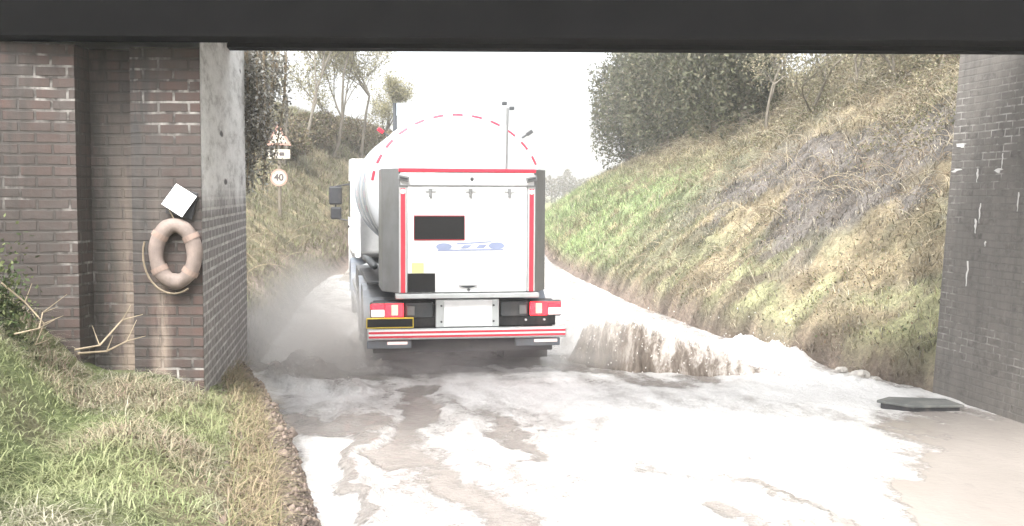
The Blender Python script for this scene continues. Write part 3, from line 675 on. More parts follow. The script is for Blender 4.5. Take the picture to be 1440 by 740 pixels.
for s in (-1, 1):
    a = R(90 - s * 48); p = Vector((TA * 1.0 * math.cos(a), 1.3, TZ + TB * math.sin(a))); q = p + Vector((.12 * s, 0, .08))
    st = MB().tube([p, q], .014).build('lamp_stalk', m_darkgrey, TR); MB().box(q.x - .045, q.x + .045, 1.27, 1.33, q.z - .025, q.z + .025, rot=Euler((0, -s * R(35), 0)).to_matrix()).build('side_lamp', m_redrefl if s < 0 else m_darkgrey, st, .006)
# top rail panel, manlids, aerial pole
gr = MB().tube([(-.75, 2.3, 3.25), (-.75, 2.3, 3.66)], .028).build('rail_post', m_darkgrey, TR)
B(-.73, .05, 2.29, 2.31, 3.48, 3.66).build('rail_panel', simple('pale_blue_plastic', (.68, .76, .8), .3), gr)
mb = MB(); mb.box(-.3, .3, 1.8, 5.8, 3.44, 3.475); mb.build('walkway', m_lightalu, TR, .006)
for y in (2.6, 4.2, 5.4): MB().lathe([(.25, 3.475), (.25, 3.53), (.2, 3.56), (.001, 3.57)], 'z', 24, (0, y, 0)).build('manlid', m_lightalu, TR, smooth=False)
pole = MB().tube([(.52, .3, 2.68), (.53, .3, 3.46)], .016).build('aerial_pole', m_alu, TR)
for dx, dz in ((-.04, 3.52), (.055, 3.46)): MB().box(.53 + dx - .03, .53 + dx + .03, .27, .33, dz - .025, dz + .02).build('aerial_cap', m_darkgrey, pole, .008)
# cab
mb = MB().prism([(6.75, 1.25), (6.75, 2.75), (6.95, 3.0), (8.6, 3.05), (8.95, 2.6), (9.1, 1.75), (9.1, .75), (8.3, .75), (8.2, 1.15), (7.9, 1.25)], -1.24, 1.24, 'yz'); cabo = mb.build('cab', m_white, TR, .05)
B(-1.1, 1.1, 9.03, 9.06, 1.9, 2.55, rot=Euler((R(-10), 0, 0)).to_matrix()).build('windscreen', m_glass, cabo, .01)
for s in (-1, 1):
    a, b = sorted((s * 1.235, s * 1.25)); MB().prism([(7.7, 1.9), (7.75, 2.6), (8.55, 2.6), (8.8, 1.9)], a, b, 'yz').build('side_window', m_glass, cabo)
    a, b = sorted((s * 1.236, s * 1.252)); dr = MB().prism([(7.6, 1.3), (7.6, 1.88), (8.85, 1.88), (8.85, 1.3)], a, b, 'yz').build('cab_door', m_white, cabo, .01)
    a, b = sorted((s * 1.25, s * 1.28)); B(a, b, 7.7, 7.9, 1.7, 1.74).build('handle', m_dark, dr)
    arm = MB().tube([(s * 1.2, 8.8, 2.55), (s * 1.5, 8.95, 2.5), (s * 1.5, 8.95, 1.85), (s * 1.22, 8.85, 1.8)], .02).build('mirror_arm', m_dark, cabo)
    B(s * 1.5 - .13, s * 1.5 + .13, 8.88, 9.0, 2.13, 2.5).build('mirror', m_dark, arm, .03); B(s * 1.5 - .1, s * 1.5 + .12, 8.9, 9.0, 1.83, 2.08).build('mirror', m_dark, arm, .03)
    B(s * 1.06 - .13, s * 1.06 + .13, 9.09, 9.13, .95, 1.15).build('headlight', m_clear, cabo, .02)
B(-1.15, 1.15, 9.0, 9.16, .4, .74).build('front_bumper', m_darkgrey, TR, .03)
B(-.9, .9, 9.09, 9.12, 1.2, 1.7).build('grille', m_dark, cabo, .01)
# side gear between the axles, and white side panels under the tank
for s in (-1, 1):
    a, b = sorted((s * 1.22, s * .6))
    B(a, b, 4.1, 5.2, .55, 1.15).build('side_locker', m_darkgrey, TR, .02)
    mb = MB().lathe([(.001, 0), (.28, .01), (.3, .05), (.3, .95), (.28, .99), (.001, 1.0)], 'y', 24, (s * .9, 5.4, .82)); mb.build('fuel_tank', m_lightalu, TR, smooth=True)
    for z in (.5, .72): B(s * 1.22 - .015, s * 1.22 + .015, 3.85, 6.7, z, z + .08).build('side_guard', m_alu, TR, .005)
    a, b = sorted((s * 1.2, s * .55)); B(a, b, 1.2, 3.8, 1.16, 1.2).build('tank_skirt', m_dark, TR, .006)
    for y in (1.3, 2.4, 3.7, 5.0, 6.1): B(s * .44 - .05, s * .44 + .05, y, y + .12, .98, 1.5).build('tank_cradle', m_dark, TR)
    B(s * 1.14 - .05, s * 1.14 + .05, 6.35, 6.7, 1.2, 2.8).build('cab_fairing', m_white, TR, .02)
mb = MB().tube([(-1.1, 1.3, 1.4), (-1.13, 2.4, 1.42), (-1.12, 3.8, 1.36), (-1.05, 4.6, 1.3)], .05); mb.build('hose', m_darkgrey, TR, smooth=True)

# ------------------------------------------------------------------ life ring and card on the wall
rc = at(245, 357, 8.5)
ring = empty('life_ring', (rc.x, 8.53, rc.z)); tag(ring, 'weathered brown oval life ring hanging on the left brick pier', 'life ring')
n, m = 48, 14; V = []; rx, rz_, rt = .155, .225, .062
for i in range(n):
    a = 2 * math.pi * i / n; cx, cz = rx * math.cos(a), rz_ * math.sin(a); lump = 1 + .06 * math.sin(a * 3 + 1) + .04 * math.sin(7 * a)
    nv = Vector((rz_ * math.cos(a), 0, rx * math.sin(a))).normalized()
    for k in range(m):
        b = 2 * math.pi * k / m; V.append((cx + nv.x * rt * lump * math.cos(b), rt * .85 * math.sin(b), cz + nv.z * rt * lump * math.cos(b)))
fs = [(i * m + k, ((i + 1) % n) * m + k, ((i + 1) % n) * m + (k + 1) % m, i * m + (k + 1) % m) for i in range(n) for k in range(m)]
MB().add(V, fs).build('ring_body', m_ring, ring, smooth=True)
for a in (R(35), R(140), R(215), R(320)):
    cx, cz = rx * math.cos(a), rz_ * math.sin(a); nv = Vector((rz_ * math.cos(a), 0, rx * math.sin(a))).normalized(); tv = Vector((-nv.z, 0, nv.x)); mb = MB()
    pts = [Vector((cx, 0, cz)) + nv * (rt + .008) * math.cos(t) + Vector((0, 1, 0)) * (rt + .004) * .86 * math.sin(t) for t in np.linspace(0, 2 * math.pi, 17)]
    vs = []; 
    for p in pts: vs += [p - tv * .022, p + tv * .022]
    mb.add(vs, [(2 * k, 2 * k + 1, 2 * k + 3, 2 * k + 2) for k in range(16)]).build('band', simple('faded_band', (.22, .16, .13), .8, 0, .2, 12), ring)
pts = [(-.02 + (rx + .085) * math.cos(t), -.0, -.012 + (rz_ + .085) * math.sin(t)) for t in np.linspace(R(160), R(300), 16)]
MB().tube(pts, .008, 6).build('grab_rope', m_rope, ring)
MB().tube([(-.0, .0, .26), (-.05, .02, .35), (.0, .03, .5)], .006, 6).build('hanging_cord', m_rope, ring)
cc = at(251, 282, 8.5); rot = Euler((0, R(32), 0)).to_matrix()
card = empty('notice_card', (cc.x, 8.52, cc.z)); tag(card, 'blank white card tilted like a diamond above the life ring', 'card')
MB().box(-.1, .1, -.006, .0, -.1, .1, rot=Euler((R(-16), 0, 0)).to_matrix() @ rot, c=(0, 0, 0)).build('card_sheet', m_card, card)
MB().box(-.1, .12, .04, .055, -.13, .09, rot=Euler((0, R(14), 0)).to_matrix(), c=(0, 0, 0)).build('backing_board', m_dark, card, .003)
MB().tube([(0, .0, 0), (0, .075, 0)], .006, 8).build('nail', m_dark, card)

# ------------------------------------------------------------------ board, stones
sp_ = wat(1287, 559, .1)
bd = empty('drain_board', (sp_.x, sp_.y, 0)); tag(bd, 'flat wet grey board lying at the foot of the right abutment', 'board')
MB().prism([(-.42, .0), (-.13, -.3), (.43, -.25), (.37, .1), (-.22, .2)], .04, .07, 'xy').build('board_top', m_slab, bd, .008)
mb = MB(); mb.prism([(-.38, -.02), (-.12, -.28), (.39, -.23), (.33, .08), (-.2, .14)], -.2, .038, 'xy').build('board_frame', m_dark, bd)
def stone(px, py, r, label):
    p = wat(px, py, .03); bm = bmesh.new(); bmesh.ops.create_icosphere(bm, subdivisions=3, radius=r)
    sd_ = random.random() * 50
    for v in bm.verts:
        q = v.co * (3 / r * .3); k = 1 + .5 * (float(vnoise(q.x * 2 + sd_, q.y * 2 + q.z, 4)) - .5) + .25 * (float(vnoise(q.x * 6, q.y * 6 + q.z * 5 + sd_, 8)) - .5); v.co = Vector((v.co.x * k * 1.3, v.co.y * k, v.co.z * k * .7))
    me = bpy.data.meshes.new('stone'); bm.to_mesh(me); bm.free(); me.materials.append(m_stone); o = bpy.data.objects.new('stone', me); C.objects.link(o); o.location = (p.x, p.y, p.z + r * .2); o.rotation_euler = (0, 0, random.random() * 6)
    tag(o, label, 'stone', 'loose stones at the foot of the right bank')
stone(1208, 530, .09, 'largest pale stone at the water edge left of the board'); stone(1184, 522, .06, 'small grey stone at the water edge, leftmost of the loose stones'); stone(1232, 535, .05, 'small stone nearest the grey board')

# ------------------------------------------------------------------ road sign
SY = 30.0; foot = at(394, 348, SY); fz = float(ground_z(foot.x, SY))
sg = empty('road_sign', (foot.x, SY, fz)); tag(sg, 'speed limit 40 sign under a plate and warning triangle on the left bank', 'road sign')
def zz(py): return at(394, py, SY).z - fz
MB().tube([(0, 0, -.3), (0, 0, zz(172))], .05, 10).build('post', m_galv, sg)
def text(body, size, loc, parent, mat, name='lettering', squash=1):
    cu = bpy.data.curves.new(name, 'FONT'); cu.body = body; cu.size = size; cu.align_x = 'CENTER'; cu.align_y = 'CENTER'; cu.extrude = .003; cu.offset = .008
    o = bpy.data.objects.new(name, cu); C.objects.link(o); o.parent = parent; o.location = loc; o.rotation_euler = (R(90), 0, 0); o.scale = (squash, 1, 1)
    bpy.context.view_layer.update(); me = bpy.data.meshes.new_from_object(o.evaluated_get(bpy.context.evaluated_depsgraph_get())); bpy.data.objects.remove(o)
    me.materials.clear(); me.materials.append(mat); o = bpy.data.objects.new(name, me); C.objects.link(o); o.parent = parent; o.location = loc; o.rotation_euler = (R(90), 0, 0); return o
zc = zz(250)
d = MB().lathe([(.001, -.085), (.24, -.085), (.24, -.06), (.001, -.06)], 'y', 32, (0, 0, zc)).build('roundel', m_signred, sg)
MB().lathe([(.001, -.09), (.185, -.09), (.185, -.086)], 'y', 32, (0, 0, zc)).build('roundel_face', m_signwhite, d)
text('40', .27, (0, -.094, zc), d, m_signblack)
zp = zz(217); p = MB().box(-.32, .32, -.08, -.06, zp - .13, zp + .13).build('plate', m_signwhite, sg, .01)
text('800 yds', .15, (0, -.084, zp), p, m_signblack) if False else [MB().box(a, b, -.086, -.081, zp - .05, zp + .05).build('plate_mark', m_signblack, p) for a, b in ((-.24, -.2), (-.15, -.11), (-.06, -.02), (.03, .16))]
zt = zz(205); T = MB().prism([(-.36, zt), (.36, zt), (0, zt + .62)], -.085, -.06).build('warning_triangle', m_signred, sg, .01); MB().prism([(-.25, zt + .065), (.25, zt + .065), (0, zt + .48)], -.092, -.0855).build('triangle_face', m_signwhite, T)

# ------------------------------------------------------------------ vegetation
def blades(name, X, Y, Z, L, W, lean, col, mat, parent=None, up=1.0, label=None, cat=None, kind='stuff', segs=3):
    n = len(X); ang = rng.uniform(0, 2 * np.pi, n); dx, dy = np.cos(ang), np.sin(ang); sx, sy = -dy, dx
    t = np.linspace(0, 1, segs + 1)[None, :]; bend = lean[:, None] * L[:, None]
    cx = X[:, None] + dx[:, None] * bend * t ** 1.7; cy = Y[:, None] + dy[:, None] * bend * t ** 1.7
    cz = Z[:, None] + L[:, None] * up * (t - .55 * np.clip(lean[:, None], 0, 1.6) * t ** 2.3)
    w = W[:, None] * (1 - t * .85) / 2
    V = np.empty((n, segs + 1, 2, 3)); 
    V[:, :, 0, 0] = cx - sx[:, None] * w; V[:, :, 0, 1] = cy - sy[:, None] * w; V[:, :, 0, 2] = cz
    V[:, :, 1, 0] = cx + sx[:, None] * w; V[:, :, 1, 1] = cy + sy[:, None] * w; V[:, :, 1, 2] = cz
    b = np.arange(n)[:, None] * (2 * (segs + 1)) + np.arange(segs)[None, :] * 2; b = b.reshape(-1)
    Fs = np.stack([b, b + 1, b + 3, b + 2], 1); c = np.repeat(col, 2 * (segs + 1), axis=0)
    o = npmesh(name, V.reshape(-1, 3), Fs, mat, parent, col=c)
    if label: tag(o, label, cat, kind=kind)
    return o
def pal(n, cols, wts, var=.25):
    cols = np.array(cols); k = rng.choice(len(cols), n, p=np.array(wts) / sum(wts)); return cols[k] * rng.uniform(1 - var, 1 + var, (n, 1))
def patchcol(X, Y, sets, scale, seed):
    """choose between palettes by patch noise"""
    nn = fbm(X * scale, Y * scale, seed); return nn
# near left bank grass
n = 150000; Y = rng.uniform(4.2, 12.6, n); X = rng.uniform(-6.5, -.9, n); keep = (Ledge(Y) - X > .62 + .3 * (rng.random(n)) ** 2)
wallX = np.where(Y > 8.5, np.interp(Y, [8.6, 12.3], [x0, x1]), -99); keep &= ~((Y > 8.55) & (X < wallX + .01)); keep &= ~((X < x0 - .5) & (Y > 8.42 + (X - (x0 - 1.05)) * .25)); X, Y = X[keep], Y[keep]
dens = fbm(X * 1.7, Y * 1.7, 91); k2 = rng.random(len(X)) < .35 + 1.1 * sm(.3, .7, dens); X, Y = X[k2], Y[k2]; n = len(X); Z = ground_z(X, Y) - .01
pn = fbm(X * 1.3, Y * 1.3, 101); A = pal(n, [(.16, .165, .1), (.22, .22, .145), (.12, .125, .075), (.34, .32, .24)], (2, 3, 1, 6)); Bc = pal(n, [(.34, .29, .2), (.23, .175, .135), (.32, .3, .21), (.17, .19, .1)], (3, 2, 2, 2))
br = pal(n, [(.21, .25, .11), (.28, .31, .15)], (1, 1)); mk = sm(.4, .52, pn + rng.uniform(-.08, .08, n))[:, None]; col = A * (1 - mk) + Bc * mk
gp = fbm(X * .9, Y * .9, 131); mk2 = (sm(.55, .66, gp) * .8)[:, None]; col = col * (1 - mk2) + br * mk2
blades('grass', X, Y, Z, rng.uniform(.035, .13, n) * (1 + .6 * (pn > .55)), rng.uniform(.005, .011, n), rng.uniform(.5, 2.0, n), col, m_grass, label='long tangled green and straw grass on the near left bank', cat='grass')
# earth crumbs at the near bank's edge: short dead stalks overhanging
n = 5000; Y = rng.uniform(5, 12.4, n); X = Ledge(Y) - rng.uniform(.45, .75, n); Z = ground_z(X, Y)
blades('dead_grass', X, Y, Z, rng.uniform(.08, .25, n), rng.uniform(.004, .009, n), rng.uniform(.7, 1.8, n), pal(n, [(.34, .28, .18), (.26, .2, .14), (.2, .2, .1)], (3, 2, 2)), m_grass, label='dead stalks hanging over the muddy edge of the left bank', cat='dead grass')
n = 5200; Y = rng.uniform(5, 12.3, n); l_ = rng.uniform(.08, .8, n); X = Ledge(Y) - l_; Z = ground_z(X, Y); s_ = rng.exponential(.007, n) + .004
o8 = np.array([(1, 0, 0), (-1, 0, 0), (0, 1, 0), (0, -1, 0), (.3, .2, .8), (-.2, -.3, -.8)]); V = np.stack([X, Y, Z], 1)[:, None, :] + o8[None] * s_[:, None, None] * rng.uniform(.6, 1.4, (n, 6, 1))
f8 = np.array([(0, 2, 4), (2, 1, 4), (1, 3, 4), (3, 0, 4), (2, 0, 5), (1, 2, 5), (3, 1, 5), (0, 3, 5)]); Fs = (f8[None] + 6 * np.arange(n)[:, None, None]).reshape(-1, 3)
o = npmesh('mud_clods', V.reshape(-1, 3), Fs, m_stem, col=np.repeat(pal(n, [(.17, .13, .11), (.24, .19, .16), (.1, .08, .065), (.2, .17, .145)], (3, 3, 2, 1)), 6, axis=0)); tag(o, 'brown mud clods along the water edge of the left bank', 'mud', kind='stuff')
# right slope undergrowth
n = 230000; Y = 12.6 + (rng.random(n) ** 1.6) * 50; r = rng.uniform(.12, 13, n); X = Redge(Y) + r; keep = (X / Y < .47) & (X / Y > .02) & (rng.random(n) < .3 + 1.4 * fbm(X * 1.2, Y * 1.2, 201) ** 1.3); 
X, Y, r = X[keep], Y[keep], r[keep]; n = len(X); Z = ground_z(X, Y); base = ground_tint(X, Y, Z)
mo_ = (.65 + .8 * sm(.32, .68, fbm(X * 3.1, Y * 3.1, 55, 5)))[:, None]; dead = mo_ * pal(n, [(.3, .26, .18), (.22, .18, .13), (.15, .145, .125), (.36, .33, .25)], (3, 2, 3, 2)); f_ = (rng.random(n) < .42 * (1 - .75 * sm(18, 26, Y) * (1 - sm(3.5, 6, r))))[:, None]; col = np.where(f_, dead, base * rng.uniform(.7, 1.6, (n, 1)))
sc = 1 + sm(18, 45, Y) * 1.1
blades('undergrowth', X, Y, Z - .02, rng.uniform(.05, .24, n) * sc, rng.uniform(.007, .018, n) * sc, rng.uniform(.4, 1.6, n), col, m_grass, label='rough grass and dead undergrowth on the right embankment', cat='undergrowth', segs=2)
# left far bank
n = 110000; Y = 12.8 + (rng.random(n) ** 1.4) * 48; l = rng.uniform(.1, 9, n); X = Ledge(Y) - l; keep = (X / Y > -.36); X, Y, l = X[keep], Y[keep], l[keep]; n = len(X); Z = ground_z(X, Y)
col = pal(n, [(.22, .19, .13), (.15, .15, .085), (.13, .11, .08), (.17, .18, .09)], (3, 3, 2, 2)); sc = 1 + sm(18, 45, Y) * .9
blades('undergrowth', X, Y, Z - .02, rng.uniform(.06, .25, n) * sc, rng.uniform(.007, .018, n) * sc, rng.uniform(.4, 1.5, n), col, m_grass, label='brown and green undergrowth on the far left bank', cat='undergrowth', segs=2)
# bramble stems: arching thin tubes on the right slope and left bank
def stems(name, pts, label, cols, rad=(.004, .009), ln=(.5, 1.5), parent=None):
    V = []; Fs = []; Cc = []; k = 0
    for (x, y, z) in pts:
        a = random.uniform(0, 6.28); L = random.uniform(*ln); rr = random.uniform(*rad); h = random.uniform(.25, .7) * L; c = cols[random.randrange(len(cols))]; q = random.uniform(.8, 1.2); nseg = 7; w1 = random.uniform(-.5, .5)
        for i in range(nseg + 1):
            t = i / nseg; aa = a + w1 * t; cx = x + math.cos(aa) * L * t; cy = y + math.sin(aa) * L * t * .8; cz = z + 4 * h * t * (1 - t * .85) * .55 + .02
            for j in range(3):
                b = 2.094 * j; r2 = rr * (1 - .6 * t); V.append((cx - math.sin(aa) * r2 * math.cos(b), cy + math.cos(aa) * r2 * math.cos(b), cz + r2 * math.sin(b))); Cc.append([u * q for u in c])
        for i in range(nseg):
            for j in range(3): j2 = (j + 1) % 3; Fs.append((k + i * 3 + j, k + i * 3 + j2, k + (i + 1) * 3 + j2, k + (i + 1) * 3 + j))
        k += (nseg + 1) * 3
    o = npmesh(name, V, Fs, m_stem, parent, smooth=True, col=np.array(Cc))
    if label: tag(o, label, 'brambles', kind='stuff')
    return o
pts = []
while len(pts) < 4200:
    y = 12.8 + random.random() ** 1.5 * 26; r_ = 9.5 * random.random() ** .7 + .3; x = float(Redge(y)) + r_
    if x / y > .47: continue
    if float(fbm(np.array(x * .8), np.array(y * .8), 301)) < .4 + .12 * (r_ < 2.5): continue
    pts.append((x, y, 0))
Zs = ground_z(np.array([p[0] for p in pts]), np.array([p[1] for p in pts])); pts = [(p[0], p[1], z) for p, z in zip(pts, Zs)]
stems('bramble_stems', pts, 'tangled pale bramble stems over the right embankment', [(.33, .28, .19), (.22, .17, .11), (.3, .27, .2), (.16, .12, .08)], (.003, .0075), (.25, 1.0))
pts = []
for _ in range(700):
    y = random.uniform(13.5, 45); x = float(Ledge(y)) - random.uniform(.6, 6); pts.append((x, y, float(ground_z(x, y))))
stems('bramble_stems', pts, 'tangled bramble stems on the far left bank', [(.3, .25, .17), (.22, .17, .11), (.2, .19, .13)], (.003, .009), (.4, 1.2))
# small leaves over the slope
def leafpts(name, P, size, col, label=None, cat=None, parent=None, kind='stuff', mat=None):
    n = len(P); P = np.asarray(P); a = rng.normal(size=(n, 3)); a /= np.linalg.norm(a, axis=1)[:, None]; b = rng.normal(size=(n, 3)); b -= a * (a * b).sum(1)[:, None]; b /= np.linalg.norm(b, axis=1)[:, None]
    s = size[:, None]; V = np.stack([P - a * s, P + b * s * .5, P + a * s, P - b * s * .5], 1).reshape(-1, 3); Fs = np.arange(4 * n).reshape(-1, 4)
    o = npmesh(name, V, Fs, mat or m_leaf, parent, col=np.repeat(col, 4, axis=0))
    if label: tag(o, label, cat, kind=kind)
    return o
n = 60000; Y = 12.7 + rng.random(n) ** 1.5 * 32; r = rng.uniform(.2, 11, n); X = Redge(Y) + r; k = (X / Y < .47) & (fbm(X * .9, Y * .9, 401) > .47); X, Y, r = X[k], Y[k], r[k]; n = len(X)
P = np.stack([X, Y, ground_z(X, Y) + rng.exponential(.12, n)], 1)
leafpts('bramble_leaves', P, rng.uniform(.01, .03, n), pal(n, [(.09, .11, .05), (.16, .15, .07), (.2, .14, .09), (.3, .27, .2), (.14, .12, .09)], (2, 3, 2, 4, 2)), 'scattered dead and green bramble leaves on the right embankment', 'leaves')

n = 150000; Y = 14 + rng.random(n) ** 1.3 * 34; r = rng.uniform(3.6, 13, n); X = Redge(Y) + r; q = fbm(X * .7, Y * .7, 501); q2 = fbm(X * 2.2, Y * 2.2, 502)
k = (X / Y < .47) & (q + .06 * (r - 6) > .42); X, Y, r, q, q2 = X[k], Y[k], r[k], q[k], q2[k]; n = len(X); hz = (.15 + 1.5 * np.clip(q2 - .3, 0, 1)) * sm(3.2, 6.5, r) * rng.random(n) ** .8
leafpts('scrub', np.stack([X, Y, ground_z(X, Y) + hz], 1), rng.uniform(.012, .04, n) * (1 + .5 * sm(20, 40, Y)), pal(n, [(.12, .115, .06), (.2, .17, .11), (.1, .085, .06), (.3, .27, .19), (.15, .15, .08)], (4, 3, 3, 2, 3)), 'dense brown and olive scrub covering the upper right embankment', 'scrub')
def tree(name, base, height, spread, label, group, leafn, leafcol, leafsize, seed, trunk_r=.12, levels=4, barecol=None, dense=False, crown_h=.35, cat='tree', leafbias=0):
    rnd = random.Random(seed); root = empty(name, base); tag(root, label, cat, group); mb = MB(); tips = []
    def grow(p, d, L, r, lev):
        pts = [p]; q = p.copy(); dd = d.copy()
        for i in range(4):
            dd = (dd + Vector((rnd.gauss(0, .13), rnd.gauss(0, .13), rnd.gauss(.03, .08)))).normalized(); q = q + dd * L / 4; pts.append(q.copy())
            if lev >= 2: tips.append((q.copy(), lev))
        mb.tube(pts, [r * (1 - .14 * i) for i in range(5)], 6 if lev < 2 else 4 if lev < 3 else 3, cap=False)
        if lev >= levels: return
        for k in range(rnd.randint(3, 4) if lev < 3 else 3):
            i = rnd.choice((1, 2, 3, 4, 4)); a = rnd.uniform(0, 6.28); sp = rnd.uniform(.45, 1.0) * spread
            nd = (dd + Vector((math.cos(a) * sp, math.sin(a) * sp, rnd.uniform(-.1, .4)))).normalized(); grow(pts[i], nd, L * rnd.uniform(.55, .8), r * .55, lev + 1)
    nst = 1 if not dense else 2
    for k in range(nst): grow(Vector((rnd.gauss(0, .15) * (nst - 1), 0, -.2)), Vector((rnd.gauss(0, .12), rnd.gauss(0, .1), 1)).normalized(), height * .42, trunk_r, 0)
    mb.build('trunk', m_bark, root, smooth=True)
    if leafn:
        T = np.array([t[0] for t in tips]); rg = np.random.default_rng(seed); idx = rg.integers(0, len(T), leafn); P = T[idx] + rg.normal(0, .16 if not dense else .28, (leafn, 3)); P = P[P[:, 2] > (.1 if dense else .5)]
        clump = fbm(P[:, 0] * 1.5 + seed, P[:, 2] * 1.5 + P[:, 1], 7); cc = np.array(leafcol); kk = rg.choice(len(cc), len(P)); col = cc[kk] * (.7 + .9 * clump)[:, None]
        leafpts('crown', P, rg.uniform(*leafsize, len(P)), col, parent=root)
    return root
# left bank trees: thin, sparse yellow-green
LT = [(428, 43, 9.5), (468, 46, 9.0), (508, 50, 7.5), (398, 39, 8.0), (540, 56, 5.5)]
lb = ['multi-branched sparse tree leaning over the top of the left bank beside the sign', 'sparse yellow-green tree in the middle of the left bank row', 'thin bare-twigged tree left of the tank, third in the left bank row', 'low twiggy sapling just behind the warning sign', 'farthest thin tree of the left bank row, nearest the tank']
for i, (px, Y_, h) in enumerate(LT):
    x = (px - 720) / F * Y_; x = min(x, float(Ledge(Y_)) - 1.2); z = float(ground_z(x, Y_))
    tree('bare_tree', (x, Y_, z), h, .9, lb[i], 'sparse trees on the left bank', 7500, [(.2, .19, .1), (.25, .23, .14), (.14, .13, .08)], (.03, .07), 40 + i, .09, 4)
# brown bushes forming the left skyline
for i, (px, Y_, h, w_) in enumerate(((440, 46, 1.4, 1.3), (485, 51, 1.5, 1.5), (525, 56, 1.4, 1.5), (556, 61, 1.5, 1.5), (398, 40, 1.2, 1.2))):
    x = (px - 720) / F * Y_; z = float(ground_z(x, Y_)); root = empty('brown_bush', (x, Y_, z))
    tag(root, ['brown leafless bush on the left skyline, second from the left', 'brown bush in the middle of the left skyline', 'brown bush of the left skyline beside the tank', 'brown bush half hidden behind the left side of the tank', 'smallest brown bush, above the speed limit sign'][i], 'bush', 'brown bushes on the left skyline')
    rg = np.random.default_rng(60 + i); n = 9000; v = rg.normal(size=(n, 3)); v /= np.linalg.norm(v, axis=1)[:, None]; lump = .7 + .6 * fbm(v[:, 0] * 2 + i * 7, v[:, 2] * 2 + v[:, 1], 5); rr = rg.random(n) ** .4 * lump
    P = v * rr[:, None] * np.array([w_, w_, h * .6]) + np.array([0, 0, h * .35]); c = np.array([(.15, .12, .08), (.2, .16, .1), (.12, .12, .06)])[rg.integers(0, 3, n)] * rg.uniform(.6, 1.4, (n, 1))
    leafpts('foliage', P, rg.uniform(.03, .08, n), c, parent=root); mb = MB()
    for k in range(9): a = rg.uniform(0, 6.28); mb.tube([(0, 0, -.2), (math.cos(a) * .4, math.sin(a) * .4, h * .5), (math.cos(a) * .9, math.sin(a) * .8, h * .95)], [.04, .025, .01], 4)
    mb.build('stems', m_bark, root)
# dark evergreen hedge trees on the right
HT = [(866, 58, 6.2), (895, 53, 7.4), (912, 45, 5.6), (950, 41, 6.6), (978, 35, 5.2), (1015, 31, 4.9)]
hl = ['farthest dark ivy-clad tree of the right ridge, edge against the sky', 'second dark ivy-clad tree from the sky side', 'third dark ivy-clad tree from the sky side', 'fourth dark ivy-clad tree from the sky side', 'fifth dark ivy-clad tree from the sky side', 'nearest and lowest dark tree of the right ridge']
for i, (px, Y_, h) in enumerate(HT):
    x = (px - 720) / F * Y_ + .6; z = float(ground_z(x, Y_)); root = empty('ivy_tree', (x, Y_, z)); tag(root, hl[i], 'tree', 'dark trees along the right ridge')
    rg = np.random.default_rng(80 + i); n = 16000; v = rg.normal(size=(n, 3)); v /= np.linalg.norm(v, axis=1)[:, None]
    lump = .5 + 1.0 * fbm(v[:, 0] * 2.3 + i * 5, v[:, 2] * 2.3 + v[:, 1] * 2, 6); rr = rg.random(n) ** .35 * lump; s_ = Y_ / 50
    P = v * rr[:, None] * np.array([2.0 * s_, 1.9 * s_, h * .52]) + np.array([0, 0, h * .5]); c = np.array([(.075, .08, .045), (.1, .105, .06), (.06, .062, .04), (.13, .12, .08)])[rg.integers(0, 4, n)] * rg.uniform(.6, 1.4, (n, 1))
    leafpts('crown', P, rg.uniform(.04, .1, n) * (.6 + .5 * s_), c, parent=root); mb = MB(); mb.tube([(0, 0, -.3), (.1, 0, h * .4), (0, .1, h * .85)], [.2, .13, .04], 8)
    for k in range(26):
        a = rg.uniform(0, 6.28); z1 = rg.uniform(.25, .85) * h; L = rg.uniform(.9, 1.9) * s_; mb.tube([(0, 0, z1), (math.cos(a) * L * .6, math.sin(a) * L * .6, z1 + .3), (math.cos(a) * L, math.sin(a) * L, z1 + .75)], [.05, .03, .008], 4)
    mb.build('trunk', m_bark, root)
# twiggy shrubs high on the right slope, against the wall edge
for i, (px, Y_, h) in enumerate(((1075, 28, 4.2), (1130, 26, 3.8), (1190, 25, 3.6), (1250, 23, 3.2), (1310, 22, 3.0))):
    x = (px - 720) / F * Y_; z = float(ground_z(x, Y_))
    d_ = ray(px, 130); 
    tree('twiggy_shrub', (x, Y_, z), h, 1.2, ['pale twiggy shrub next to the dark ridge trees', 'pale twiggy shrub second from the dark ridge trees', 'pale twiggy shrub in the middle of the upper right slope', 'pale twiggy shrub second from the right abutment', 'pale twiggy shrub behind the right abutment edge'][i], 'twiggy shrubs on the upper right slope', 3600, [(.17, .16, .1), (.24, .21, .14), (.12, .12, .08)], (.02, .05), 120 + i, .05, 4, cat='shrub')
# ivy hanging over the far end of the left wall
root = empty('hanging_ivy', (x1 - .05, 12.75, 1.2)); tag(root, 'mottled grey ivy hanging down the far end of the left bridge wall', 'ivy')
mb = MB(); P = []; 
for k in range(26):
    xx = random.uniform(-.25, .42); zt_ = random.uniform(2.6, 2.95); zb_ = random.uniform(.75, 1.6) + abs(xx) * .9; yy = random.uniform(-.1, .25) if xx < 0 else random.uniform(-.7, .2); n_ = 8; pts = []
    for i in range(n_ + 1):
        t = i / n_; pts.append(Vector((xx + .05 * math.sin(3 * t + k) - .12 * t * (xx > 0), yy, zt_ + (zb_ - zt_) * t)))
    mb.tube(pts, [.018 * (1 - .08 * i) for i in range(n_ + 1)], 4)
    for i in range(n_):
        for q in range(60): t = random.random(); p = pts[i].lerp(pts[i + 1], t); P.append((p.x + random.gauss(0, .05), p.y + random.gauss(0, .06), p.z + random.gauss(0, .05)))
mb.build('ivy_stems', m_twig, root); P = np.array(P); n = len(P)
leafpts('ivy_leaves', P, rng.uniform(.014, .032, n), pal(n, [(.09, .09, .07), (.14, .13, .11), (.42, .42, .4), (.28, .27, .23)], (1, 3, 3, 6)), parent=root)

